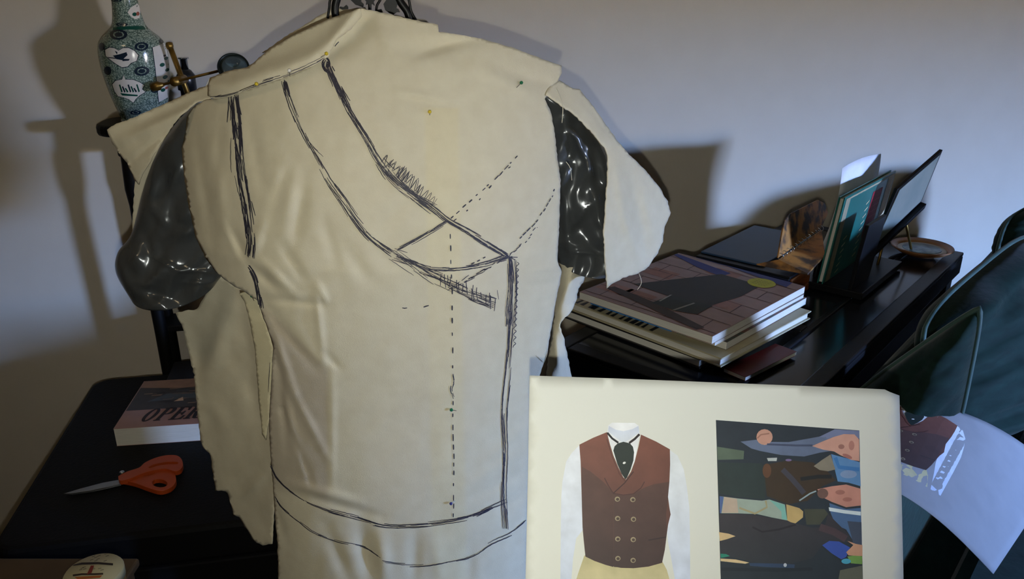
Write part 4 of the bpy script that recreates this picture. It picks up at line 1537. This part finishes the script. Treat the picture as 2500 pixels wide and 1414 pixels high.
# round tile plate
m_rim = mat('plate_wood', (150, 104, 62), 0.4, rgb2=(112, 70, 40), nscale=26)
m_tile = mat('plate_tile', (120, 150, 160), 0.3, rgb2=(56, 84, 104), nscale=70, mix=0.35)
pc = on_z(2252, 600, CZ + 0.02)
pl = thing('round_plate', 'round wooden-rimmed plate with speckled blue centre on the console end', 'plate', (pc.x, pc.y, CZ))
PR = 0.064
MB().lathe([(0.030, 0), (0.034, 0.004), (PR * 0.78, 0.008), (PR, 0.018), (PR * 0.98, 0.0205), (PR * 0.80, 0.013), (PR * 0.79, 0.0118)], (pc.x, pc.y, CZ), seg=48).build('rim', m_rim, pl, True)
MB().lathe([(PR * 0.785, 0), (PR * 0.77, 0.0012), (PR * 0.62, 0.0014)], (pc.x, pc.y, CZ + 0.0121), seg=48).build('pale_ring', mat('plate_ring', (176, 172, 160), 0.35), pl, True)
MB().lathe([(PR * 0.62, 0), (PR * 0.60, 0.0006)], (pc.x, pc.y, CZ + 0.0136), seg=40).build('centre_tile', m_tile, pl, True)

# ------------------------------------------------------------------ furniture on the left
CX = Vector((1, WSL, 0)).normalized()      # along the wall
CY = Vector((-CX.y, CX.x, 0))              # towards the wall
LZ = 0.62
m_trunk = mat('black_trunk', (14, 14, 15), 0.6, spec=0.12, rgb2=(12, 12, 13), nscale=30, bump=0.25, bscale=220)
c0 = on_z(232, 926, LZ)                    # back left corner of the chest top


def C(a, b, z):
    """a along the wall from the corner, b towards the room"""
    return Vector((c0.x, c0.y, 0)) + CX * a - CY * b + Vector((0, 0, z))


CW, CD = 0.50, 0.56
ch = thing('black_chest', 'black chest with rounded corners used as a side table', 'chest', C(CW / 2, CD / 2, 0))


def rrect(a0, a1, b0, b1, r, z, n=6):
    pts = []
    for (ca, cb, s0) in ((a0 + r, b0 + r, 180), (a1 - r, b0 + r, 270), (a1 - r, b1 - r, 0), (a0 + r, b1 - r, 90)):
        for k in range(n + 1):
            an = math.radians(s0 + 90 * k / n)
            pts.append(C(ca + r * math.cos(an), cb + r * math.sin(an), z))
    return pts


MB().prism(rrect(0.006, CW - 0.006, 0.006, CD - 0.006, 0.03, 0.03), (0, 0, LZ - 0.10)).build('body', m_trunk, ch, bevel=0.004)
MB().prism(rrect(0, CW, 0, CD, 0.035, LZ - 0.065), (0, 0, 0.065)).build('lid', m_trunk, ch, bevel=0.008)
for a in (0.03, CW - 0.08):
    for b in (0.03, CD - 0.08):
        MB().box(C(a, b, 0), CX * 0.05, -CY * 0.05, (0, 0, 0.03)).build('foot', m_trunk, ch)

# ---- tall black stand against the wall with the vase
vb = on_y(352, 292, 1.60)
for _ in range(5):
    vb = on_y(352, 292, wall_y(vb.x) - 0.085)
SZ = vb.z - 0.002
st = thing('plant_stand', 'tall black wooden stand under the vase behind the chest', 'stand', (vb.x + 0.14, vb.y + 0.02, 0))
m_wood = mat('ebonised_wood', (14, 13, 12), 0.5, spec=0.15, rgb2=(12, 11, 10), nscale=20, stretch=(1, 1, 6), bump=0.1, bscale=40)


def S(a, b, z):
    return Vector((vb.x, vb.y, 0)) + CX * a - CY * b + Vector((0, 0, z))


def srect(a0, a1, b0, b1, r, z, n=6):
    pts = []
    for (ca, cb, s0) in ((a0 + r, b0 + r, 180), (a1 - r, b0 + r, 270), (a1 - r, b1 - r, 0), (a0 + r, b1 - r, 90)):
        for k in range(n + 1):
            an = math.radians(s0 + 90 * k / n)
            pts.append(S(ca + r * math.cos(an), cb + r * math.sin(an), z))
    return pts


MB().prism(srect(-0.085, 0.37, -0.075, 0.065, 0.05, SZ - 0.022), (0, 0, 0.022)).build('top', m_wood, st, bevel=0.006)
MB().prism(srect(-0.055, 0.34, -0.055, 0.045, 0.03, SZ - 0.065), (0, 0, 0.043)).build('apron', m_wood, st, bevel=0.003)
for a in (-0.040, 0.31):
    for b in (-0.05, 0.022):
        MB().tube(spline([S(a + 0.01, b + 0.01, SZ - 0.06), S(a + 0.006, b + 0.01, SZ - 0.2), S(a + 0.012, b + 0.01, 0.7), S(a + 0.012, b + 0.01, 0.3), S(a, b + 0.01, 0.0)], 5),
                  [0.017] * 4 + [0.013] * 13 + [0.012] * 4, 10).build('leg', m_wood, st, True)
for z_ in (0.70, 0.35):
    MB().box(S(-0.035, -0.045, z_), CX * 0.36, -CY * 0.075, (0, 0, 0.014)).build('shelf', m_wood, st, bevel=0.002)

# vase
PXM = (on_y(412, 120, vb.y) - on_y(255, 120, vb.y)).length / 157.0
prof_px = [(300, 50), (292, 54), (284, 52), (270, 57), (240, 65), (200, 73), (160, 78), (125, 78), (105, 74), (90, 64), (78, 51), (68, 42), (58, 37), (40, 33), (15, 30),
           (-15, 29), (-45, 32), (-70, 40), (-84, 50), (-88, 52), (-86, 46)]
vp = []
for py_, r_ in prof_px:
    zq = on_y(352 - (292 - py_) * 0.145, py_, vb.y).z
    vp.append((r_ * PXM, zq - SZ))
vp = [(vp[0][0], 0.0005)] + vp[1:]
vp2 = spline([vp[0]] + vp[1:], 3)
vase = thing('porcelain_vase', 'tall blue-green patterned porcelain vase with white cartouches on the stand', 'vase', (vb.x, vb.y, SZ))
m_vase = mat('crackled_glaze', (150, 172, 158), 0.16, rgb2=(150, 172, 158), nscale=20, coat=0.3)
nt = m_vase.node_tree
bs = nt.nodes['Principled BSDF']
tc = nt.nodes.new('ShaderNodeTexCoord')
v1 = nt.nodes.new('ShaderNodeTexVoronoi')
v1.feature = 'DISTANCE_TO_EDGE'
v1.inputs['Scale'].default_value = 230
wv = nt.nodes.new('ShaderNodeTexNoise')
wv.inputs['Scale'].default_value = 90
mxv = nt.nodes.new('ShaderNodeVectorMath')
mxv.operation = 'MULTIPLY_ADD'
mxv.inputs[1].default_value = (0.012, 0.012, 0.012)
nt.links.new(tc.outputs['Object'], wv.inputs['Vector'])
nt.links.new(wv.outputs['Color'], mxv.inputs[0])
nt.links.new(tc.outputs['Object'], mxv.inputs[2])
nt.links.new(mxv.outputs[0], v1.inputs['Vector'])
rp = nt.nodes.new('ShaderNodeValToRGB')
rp.color_ramp.elements[0].position = 0.04
rp.color_ramp.elements[0].color = lin((62, 84, 78))
rp.color_ramp.elements[1].position = 0.16
rp.color_ramp.elements[1].color = lin((140, 158, 146))
nt.links.new(v1.outputs['Distance'], rp.inputs['Fac'])
nt.links.new(rp.outputs['Color'], bs.inputs['Base Color'])
MB().lathe(vp2, (vb.x, vb.y, SZ), seg=64).build('body', m_vase, vase, True)
m_white = mat('white_glaze', (214, 210, 202), 0.2)
m_dkblue = mat('dark_blue_glaze', (26, 38, 52), 0.2)
m_dkgreen = mat('dark_green_glaze', (20, 72, 60), 0.2)
m_pink = mat('pink_glaze', (150, 84, 72), 0.25)
VR = np.array([p[0] for p in vp2[:-6]])
VZ = np.array([p[1] for p in vp2[:-6]])
oi = np.argsort(VZ)


def von(px, py, lift):
    """point of the vase wall seen at a pixel of the front side"""
    z_ = on_y(352 - (292 - py) * 0.145, py, vb.y - 0.04).z - SZ
    r_ = float(np.interp(z_, VZ[oi], VR[oi])) + lift
    ax = 352 - (292 - py) * 0.145
    sx = max(-0.97, min(0.97, (px - ax) * PXM / r_))
    a = math.asin(sx)
    to = Vector((-vb.x, -vb.y, 0)).normalized()
    rt = Vector((-to.y, to.x, 0))
    return Vector((vb.x, vb.y, SZ + z_)) + (to * math.cos(a) + rt * math.sin(a)) * r_


def vdec(name, poly, m, lift, parent=vase, step=7):
    v2, f2 = fill2(poly, step)
    return mesh(name, [von(v.x, v.y, lift) for v in v2], f2, m, parent, True)


def vz1(pts):
    return [(150 + x / 4.158, y / 4.158) for x, y in pts]


car = vz1([(490, 500), (530, 475), (570, 480), (610, 505), (650, 480), (700, 480), (750, 510), (785, 555), (770, 610), (720, 630), (690, 665), (640, 672), (590, 640), (540, 600), (495, 560)])
dark = [((p[0] - 302) * 1.06 + 302, (p[1] - 138) * 1.08 + 138) for p in car]
vdec('cartouche_outline', dark, m_dkblue, 0.0003)
cc = vdec('cartouche', car, m_white, 0.0006)
for q in ([(560, 555), (620, 540), (680, 520), (690, 550), (640, 600), (590, 590)], [(510, 570), (600, 578), (600, 588), (520, 580)], [(640, 585), (710, 590), (700, 606), (645, 610)], [(575, 505), (600, 520), (596, 545)]):
    vdec('painted_flower', vz1(q), m_dkblue, 0.0009, cc, 4)
car = vz1([(550, 850), (580, 810), (640, 795), (655, 750), (668, 795), (740, 800), (800, 830), (840, 860), (820, 900), (850, 930), (800, 960), (760, 1000), (740, 1035), (700, 1000), (650, 980), (600, 970), (570, 920)])
dark = [((p[0] - 317) * 1.05 + 317, (p[1] - 214) * 1.05 + 214) for p in car]
vdec('cartouche_outline', dark, m_dkblue, 0.0003)
cc = vdec('cartouche', car, m_white, 0.0006)
for k in range(7):
    x = 610 + k * 26
    vdec('painted_reed', vz1([(x, 850 + (k % 3) * 18), (x + 12, 846 + (k % 3) * 18), (x + 34, 920), (x + 22, 930)]), m_dkblue if k % 2 else m_dkgreen, 0.0009, cc, 4)
vdec('painted_ground', vz1([(620, 935), (780, 955), (780, 970), (640, 960)]), m_dkgreen, 0.0009, cc, 4)
pan = vz1([(918, 485), (1040, 450), (1072, 600), (1090, 760), (1100, 900), (1096, 1010), (980, 1050), (965, 900), (945, 700)])
vdec('panel_outline', [(p[0] - 1.6, p[1]) for p in pan], m_dkblue, 0.0003)
cc = vdec('panel', pan, m_white, 0.0006)
for x, y, r, m_ in ((1010, 670, 26, m_dkgreen), (1050, 610, 22, m_dkgreen), (1060, 730, 22, m_dkgreen), (1040, 800, 26, m_dkgreen), (1020, 930, 24, m_dkgreen), (1055, 915, 18, m_pink), (1035, 580, 14, m_dkblue), (1020, 870, 16, m_dkblue), (1080, 850, 14, m_dkgreen)):
    vdec('painted_leaf', vz1(ell(x, y, r, r * 0.8, 9)), m_, 0.0009, cc, 4)
for x, y, rx, ry in ((815, 470, 64, 44), (818, 716, 70, 48), (510, 710, 34, 46), (460, 470, 28, 40), (1010, 430, 30, 26), (760, 1140, 50, 24), (640, 252, 54, 20), (590, 5, 50, 18), (940, 915, 40, 34), (610, 350, 80, 50)):
    ro = vdec('rosette', vz1(ell(x, y, rx, ry, 16)), m_dkblue, 0.0007)
    if rx > 45:
        vdec('rosette_ring', vz1(ell(x, y, rx * 0.62, ry * 0.62, 14)), m_vase, 0.0010, ro, 5)
        vdec('rosette_heart', vz1(ell(x, y, rx * 0.45, ry * 0.45, 12)), m_dkblue, 0.0013, ro, 5)
cc = vdec('cartouche', vz1([(690, 130), (720, 80), (780, 40), (800, 60), (808, 130), (800, 190), (760, 200), (720, 170)]), m_white, 0.0006)
vdec('painted_flower', vz1(ell(755, 150, 22, 20, 8)), m_dkgreen, 0.0009, cc, 4)
vdec('painted_flower', vz1(ell(785, 145, 16, 22, 8)), m_pink, 0.0009, cc, 4)
vdec('shoulder_band', vz1([(560, 280), (700, 268), (860, 272), (910, 290), (880, 310), (700, 302), (560, 310)]), m_dkgreen, 0.0003)

# ---- brass magnifier stand and small microscope on the same stand
mgy = vb.y - 0.035
mg = thing('brass_magnifier', 'brass magnifying glass on a rod stand beside the vase', 'magnifier', S(0.11, 0.03, SZ))
mp0 = S(0.105, 0.036, SZ + 0.0005)
rod_top = on_y(414, 112, mp0.y)
MB().lathe([(0.026, 0), (0.026, 0.004), (0.012, 0.010), (0.006, 0.014)], mp0, seg=28).build('base', m_brass, mg, True)
rod_b = mp0 + Vector((0, 0, 0.012))
MB().tube([rod_b, rod_top], 0.0052, 14).build('rod', m_brass, mg, True)
MB().lathe([(0.001, -0.007), (0.006, -0.006), (0.0072, 0), (0.006, 0.006), (0.001, 0.0075)], rod_top, seg=16).build('finial', m_brass, mg, True)
a0, a1 = on_y(392, 208, mp0.y - 0.036), on_y(556, 168, mp0.y - 0.036)
MB().tube([a0, a1], 0.0026, 10).build('arm', m_brass, mg, True)
ad = (a1 - a0).normalized()
MB().lathe([(0.004, -0.018), (0.0085, -0.017), (0.0085, -0.003), (0.0055, 0.0), (0.0035, 0.006)], a0, ad, 16).build('arm_weight', m_brass, mg, True)
jc = rod_b.lerp(rod_top, 0.42)
tj = (Vector((jc.x, mp0.y, jc.z)) - a0).dot(ad)
ja = a0 + ad * tj
jr = rod_b.lerp(rod_top, max(0.0, min(1.0, (ja.z - rod_b.z) / (rod_top.z - rod_b.z))))
MB().tube([jr + Vector((0, 0.008, 0)), ja - Vector((0, 0.006, 0))], 0.0085, 14).build('clamp', m_brass, mg, True)
lc = on_y(570, 164, mp0.y - 0.036)
ln = (Vector((0, 0, H + 0.9)) - lc).normalized()
ring = []
lx = ad
ly = ln.cross(lx).normalized()
lx = ly.cross(ln).normalized()
for k in range(36):
    an = 2 * math.pi * k / 36
    ring.append(lc + lx * 0.027 * math.cos(an) + ly * 0.027 * math.sin(an))
MB().tube(ring, 0.0022, 8, True).build('lens_ring', mat('dark_rim', (30, 40, 38), 0.35, 0.5), mg, True)
m_lens = mat('lens_glass', (170, 190, 185), 0.03, trans=0.85, rgb2=(165, 186, 182))
MB().lathe([(0.026, -0.0008), (0.018, -0.0022), (0.001, -0.003), (0.001, 0.003), (0.018, 0.0022), (0.026, 0.0008)], lc, ln, 32).build('lens', m_lens, mg, True)

mi0 = S(0.155, -0.02, SZ + 0.0005)
mi = thing('small_microscope', 'small dark instrument with chrome eyepiece between vase and magnifier arm', 'microscope', mi0)
tp = on_y(447, 140, mi0.y)
mh = tp.z - mi0.z
m_dark = mat('dark_enamel', (20, 22, 24), 0.3)
m_chrome = mat('chrome', (190, 194, 205), 0.12, 1.0)
lx_ = Vector((tp.x, mi0.y, mi0.z))
MB().lathe([(0.024, 0), (0.024, 0.006), (0.015, 0.012), (0.014, mh * 0.45), (0.018, mh * 0.46), (0.018, mh * 0.70), (0.012, mh * 0.78), (0.009, mh * 0.80)], lx_, seg=28).build('body', m_dark, mi, True)
MB().lathe([(0.0075, mh * 0.80), (0.0072, mh * 0.97), (0.0105, mh * 0.975), (0.0105, mh), (0.006, mh * 1.0)], lx_, seg=24).build('eyepiece', m_chrome, mi, True)
MB().tube([lx_ + Vector((0.016, 0, mh * 0.36)), lx_ + Vector((0.030, -0.004, mh * 0.36))], 0.007, 14).build('focus_knob', m_chrome, mi, True)

# ---- books on the chest
fl_ = on_z(285, 1090, LZ)
fr_ = on_z(480, 1077, LZ)
e1 = (fr_ - fl_).normalized()
e2 = Vector((-e1.y, e1.x, 0))
m_opera = mat('cover_pink_paper', (158, 120, 106), 0.35, rgb2=(140, 104, 94), nscale=30)
OT = 0.036
ol, ow = 0.24, 0.185
ob, ofc, oo = book('thick paperback with OPERA title on its pink cover, left on the chest', (fl_.x, fl_.y), e1, e2, ol, ow, LZ, OT, m_opera, hard=False, spine='left')
zt = LZ + OT
mb = MB()


def oc(px, py):
    p = on_z(px, py, zt) - Vector((oo.x, oo.y, zt))
    return (p.dot(e1), p.dot(e2))


t0 = oc(400, 998)[1]
quad_on(mb, oo, e1, e2, [(0.002, t0), (ol - 0.002, t0), (ol - 0.002, ow - 0.002), (0.002, ow - 0.002)], zt, (64, 60, 58), 0.0003)
quad_on(mb, oo, e1, e2, [(0.002, ow - 0.030), (0.08, ow - 0.040), (ol - 0.002, ow - 0.028), (ol - 0.002, ow - 0.002), (0.002, ow - 0.002)], zt, (150, 118, 98), 0.0005)
quad_on(mb, oo, e1, e2, [(0.03, t0 + 0.030), (0.10, t0 + 0.036), (ol - 0.002, t0 + 0.030), (ol - 0.002, t0 + 0.055), (0.06, t0 + 0.06)], zt, (74, 82, 88), 0.0005)
for k in range(26):
    s0, u0 = R.uniform(0.01, ol - 0.04), R.uniform(t0 + 0.004, ow - 0.02)
    quad_on(mb, oo, e1, e2, [(s0, u0), (s0 + R.uniform(0.01, 0.035), u0), (s0 + 0.02, u0 + R.uniform(0.002, 0.006)), (s0, u0 + 0.003)], zt,
            R.choice([(112, 92, 80), (52, 48, 48), (92, 84, 80), (134, 110, 94), (70, 72, 78)]), 0.0006 + 0.00001 * k)
s1 = oc(436, 978)
quad_on(mb, oo, e1, e2, [(s1[0] - 0.008, s1[1] - 0.004), (s1[0] + 0.010, s1[1] - 0.003), (s1[0] + 0.005, s1[1] + 0.012), (s1[0], s1[1] + 0.006)], zt, (196, 160, 130), 0.001)
mb.build('cover_photo', m_print, ofc, fix=False)
# title in heavy slanted serif letters
LETT = {
    'P': [[(0.0, 0), (0.34, 0), (0.34, 0.07), (0.25, 0.07), (0.25, 0.93), (0.34, 0.93), (0.34, 1), (0, 1), (0, 0.93), (0.08, 0.93), (0.08, 0.07), (0, 0.07)],
          [(0.25, 0.93), (0.25, 1), (0.52, 1), (0.66, 0.93), (0.72, 0.75), (0.66, 0.55), (0.52, 0.46), (0.25, 0.46), (0.25, 0.53), (0.42, 0.53), (0.50, 0.60), (0.53, 0.74), (0.50, 0.87), (0.42, 0.93)]],
    'E': [[(0.0, 0), (0.34, 0), (0.25, 0.07), (0.25, 0.93), (0.34, 1), (0, 1), (0, 0.93), (0.08, 0.93), (0.08, 0.07), (0, 0.07)],
          [(0.25, 0.93), (0.25, 1), (0.68, 1), (0.70, 0.70), (0.64, 0.70), (0.58, 0.88), (0.48, 0.93)],
          [(0.25, 0.46), (0.25, 0.54), (0.44, 0.54), (0.50, 0.66), (0.54, 0.66), (0.54, 0.34), (0.50, 0.34), (0.44, 0.46)],
          [(0.25, 0.0), (0.25, 0.07), (0.50, 0.07), (0.62, 0.14), (0.68, 0.32), (0.74, 0.32), (0.70, 0)]],
    'R': [[(0.0, 0), (0.34, 0), (0.34, 0.07), (0.25, 0.07), (0.25, 0.93), (0.34, 0.93), (0.34, 1), (0, 1), (0, 0.93), (0.08, 0.93), (0.08, 0.07), (0, 0.07)],
          [(0.25, 0.93), (0.25, 1), (0.52, 1), (0.66, 0.93), (0.70, 0.77), (0.66, 0.60), (0.52, 0.50), (0.25, 0.50), (0.25, 0.57), (0.42, 0.57), (0.50, 0.64), (0.52, 0.76), (0.50, 0.87), (0.42, 0.93)],
          [(0.34, 0.50), (0.52, 0.50), (0.64, 0.10), (0.72, 0.07), (0.80, 0.10), (0.78, 0.02), (0.66, 0), (0.50, 0.06)]],
    'A': [[(0.0, 0), (0.28, 0), (0.28, 0.07), (0.18, 0.07), (0.38, 0.80), (0.46, 1), (0.38, 1), (0.08, 0.07), (0, 0.07)],
          [(0.38, 1), (0.52, 1), (0.76, 0.07), (0.84, 0.07), (0.84, 0), (0.46, 0), (0.46, 0.07), (0.56, 0.07), (0.36, 0.86)],
          [(0.22, 0.28), (0.54, 0.28), (0.52, 0.36), (0.24, 0.36)]],
}
OO = [(0.38 + 0.37 * math.cos(2 * math.pi * k / 24), 0.5 + 0.51 * math.sin(2 * math.pi * k / 24)) for k in range(24)]
OI = [(0.38 + 0.14 * math.cos(2 * math.pi * k / 24), 0.5 + 0.42 * math.sin(2 * math.pi * k / 24)) for k in range(24)]
p0, p1 = oc(336, 1031), oc(478, 1018)
adv = (p1[0] - p0[0]) / 3.72
lh = oc(352, 1000)[1] - p0[1]
mb = MB()
for k, ch_ in enumerate('OPERA'):
    bx0 = p0[0] + adv * k * 0.97

    def q(u, v):
        return (bx0 + u * adv * 1.12 + v * 0.24 * lh, p0[1] + v * lh)
    if ch_ == 'O':
        for j in range(24):
            j2 = (j + 1) % 24
            quad_on(mb, oo, e1, e2, [q(*OO[j]), q(*OO[j2]), q(*OI[j2]), q(*OI[j])], zt, (38, 28, 28), 0.0006)
    else:
        for poly in LETT[ch_]:
            for sh in (0.0, 0.035, 0.07):
                quad_on(mb, oo, e1, e2, [q(w_[0] + sh, w_[1]) for w_ in poly], zt, (34, 25, 25), 0.0006 + 0.00002 * k + sh * 0.0005)
mb.build('title_lettering', m_print, ofc, fix=False, label='OPERA in dark slanted serif capitals')
e1b, e2b = CX, CY
bk = on_z(352, 912, LZ)
book('dark closed book lying behind the pink-covered paperback', C(0.165, 0.105, 0), e1b, e2b, 0.26, 0.095, LZ, 0.03, m_c5)

# ---- scissors
m_handle = mat('orange_plastic', (166, 66, 18), 0.4, rgb2=(154, 58, 16), nscale=14)
m_blade = mat('scissor_steel', (150, 152, 154), 0.28, 0.9)
sc = thing('scissors', 'orange-handled fabric scissors lying on the black chest', 'scissors', on_z(300, 1170, LZ))


def sz(pts):
    return [(0.3917 * x, 860 + 0.3917 * y) for x, y in pts]


def scis(name, outer, hole, z0, th, m, parent):
    outer = [on_z(x, y, z0) for x, y in outer]
    if hole is None:
        return MB().prism(outer, (0, 0, th)).build(name, m, parent, bevel=min(0.0008, th * 0.3))
    hole = [on_z(x, y, z0) for x, y in hole]
    tri = geometry.tessellate_polygon([outer, hole])
    allp = outer + hole
    n = len(allp)
    no = len(outer)
    vs = allp + [p + Vector((0, 0, th)) for p in allp]
    fs = [list(t) for t in tri] + [[i + n for i in t][::-1] for t in tri]
    for s0, cnt in ((0, no), (no, len(hole))):
        for i in range(cnt):
            a, b = s0 + i, s0 + (i + 1) % cnt
            fs.append([a, b, b + n, a + n])
    o = MB().add(vs, fs).build(name, m, parent, bevel=0.0016)
    return o


def sm(pts, n=4):
    return [p[:2] for p in spline(list(pts) + [pts[0]], n)][:-1]


scis('handle', sm(sz([(742, 798), (800, 768), (870, 745), (905, 715), (950, 692), (1000, 675), (1050, 666), (1105, 668), (1135, 690), (1144, 725), (1130, 755), (1095, 768), (1040, 752), (980, 758), (900, 778), (820, 812), (752, 826)])),
     sm(sz([(930, 742), (960, 726), (1010, 714), (1060, 708), (1112, 710), (1108, 722), (1050, 724), (990, 732), (940, 748)]), 3), LZ + 0.0045, 0.008, m_handle, sc)
scis('handle', sm(sz([(745, 822), (800, 806), (860, 798), (920, 796), (960, 786), (990, 764), (1040, 752), (1080, 766), (1100, 800), (1096, 842), (1060, 876), (1000, 890), (930, 872), (860, 846), (800, 830)])),
     sm(sz(ell(1000, 842, 48, 25, 14, 0.1)), 3), LZ + 0.001, 0.008, m_handle, sc)
scis('blade', sz([(740, 800), (640, 818), (500, 855), (398, 886), (440, 886), (560, 868), (660, 846), (752, 826)]), None, LZ + 0.004, 0.0014, m_blade, sc)
scis('blade', sz([(745, 806), (640, 828), (500, 864), (410, 888), (450, 890), (580, 872), (680, 850), (756, 832)]), None, LZ + 0.0018, 0.0014, m_blade, sc)
pv = on_z(0.3917 * 768, 860 + 0.3917 * 788, LZ)
MB().lathe([(0.004, 0.0055), (0.004, 0.0135), (0.003, 0.0142)], pv, seg=16).build('pivot_screw', m_steel, sc, True)

# ---- wooden box and round tin at the lower left
m_brown = mat('brown_wood', (78, 60, 40), 0.5, rgb2=(58, 44, 30), nscale=14, stretch=(1, 1, 5), bump=0.1)
BZ = 0.70
wb0 = on_z(340, 1362, BZ)
wb = thing('wooden_box', 'brown wooden box below the chest at the lower left corner', 'box', (wb0.x - 0.2, wb0.y - 0.08, 0))
MB().box((wb0.x - 0.42, wb0.y - 0.20, 0), (0.41, 0, 0), (0, 0.20, 0), (0, 0, BZ - 0.012)).build('body', m_brown, wb, bevel=0.003)
MB().box((wb0.x - 0.43, wb0.y - 0.21, BZ - 0.0118), (0.43, 0, 0), (0, 0.21, 0), (0, 0, 0.0118)).build('lid', m_brown, wb, bevel=0.003)
tcz = BZ + 0.034
tcn = on_z(228, 1395, tcz)
tin = thing('round_tin', 'round cream tin with printed lid standing on the wooden box', 'tin', (tcn.x, tcn.y, BZ))
m_cream = mat('cream_tin', (178, 172, 138), 0.4, rgb2=(170, 162, 128), nscale=30)
TR_ = 0.034
MB().lathe([(TR_ * 0.96, 0.0005), (TR_ * 0.97, 0.001), (TR_ * 0.97, 0.022)], (tcn.x, tcn.y, BZ), seg=40).build('body', mat('tin_side', (120, 96, 60), 0.35, 0.4), tin, True)
ld = MB().lathe([(TR_, 0.0215), (TR_, 0.032), (TR_ * 0.96, 0.034)], (tcn.x, tcn.y, BZ), seg=40).build('lid', m_cream, tin, True)
mb = MB()
oo2 = Vector((tcn.x, tcn.y, 0))


def lidq(pts, col, lift):
    q_ = []
    for x, y in pts:
        p = on_z(x, y, tcz)
        q_.append((p.x - tcn.x, p.y - tcn.y))
    q_ = [(a, b) if math.hypot(a, b) < TR_ * 0.92 else (a * TR_ * 0.92 / math.hypot(a, b), b * TR_ * 0.92 / math.hypot(a, b)) for a, b in q_]
    quad_on(mb, oo2, Vector((1, 0, 0)), Vector((0, 1, 0)), q_, tcz, col, lift)


lidq(line_poly([(176, 1380), (200, 1377), (240, 1376), (276, 1379)], 2.6), (36, 28, 30), 0.0005)
lidq(line_poly([(178, 1406), (200, 1403), (230, 1403), (252, 1402)], 2.2), (44, 30, 26), 0.0005)
lidq([(222, 1382), (230, 1382), (224, 1400), (212, 1404)], (120, 40, 34), 0.0006)
lidq([(182, 1410), (250, 1406), (244, 1412), (190, 1416)], (170, 96, 40), 0.0006)
for k in range(14):
    x, y = 216 + R.uniform(0, 44), 1346 + R.uniform(0, 26)
    lidq(line_poly([(x, y), (x + 8, y - 3)], 0.6), (90, 84, 70), 0.0005)
for k in range(8):
    x, y = 192 + R.uniform(0, 60), 1386 + R.uniform(0, 10)
    lidq(line_poly([(x, y), (x + 8, y - 2)], 0.6), (90, 84, 70), 0.0005)
mb.build('lid_print', m_print, ld, fix=False)
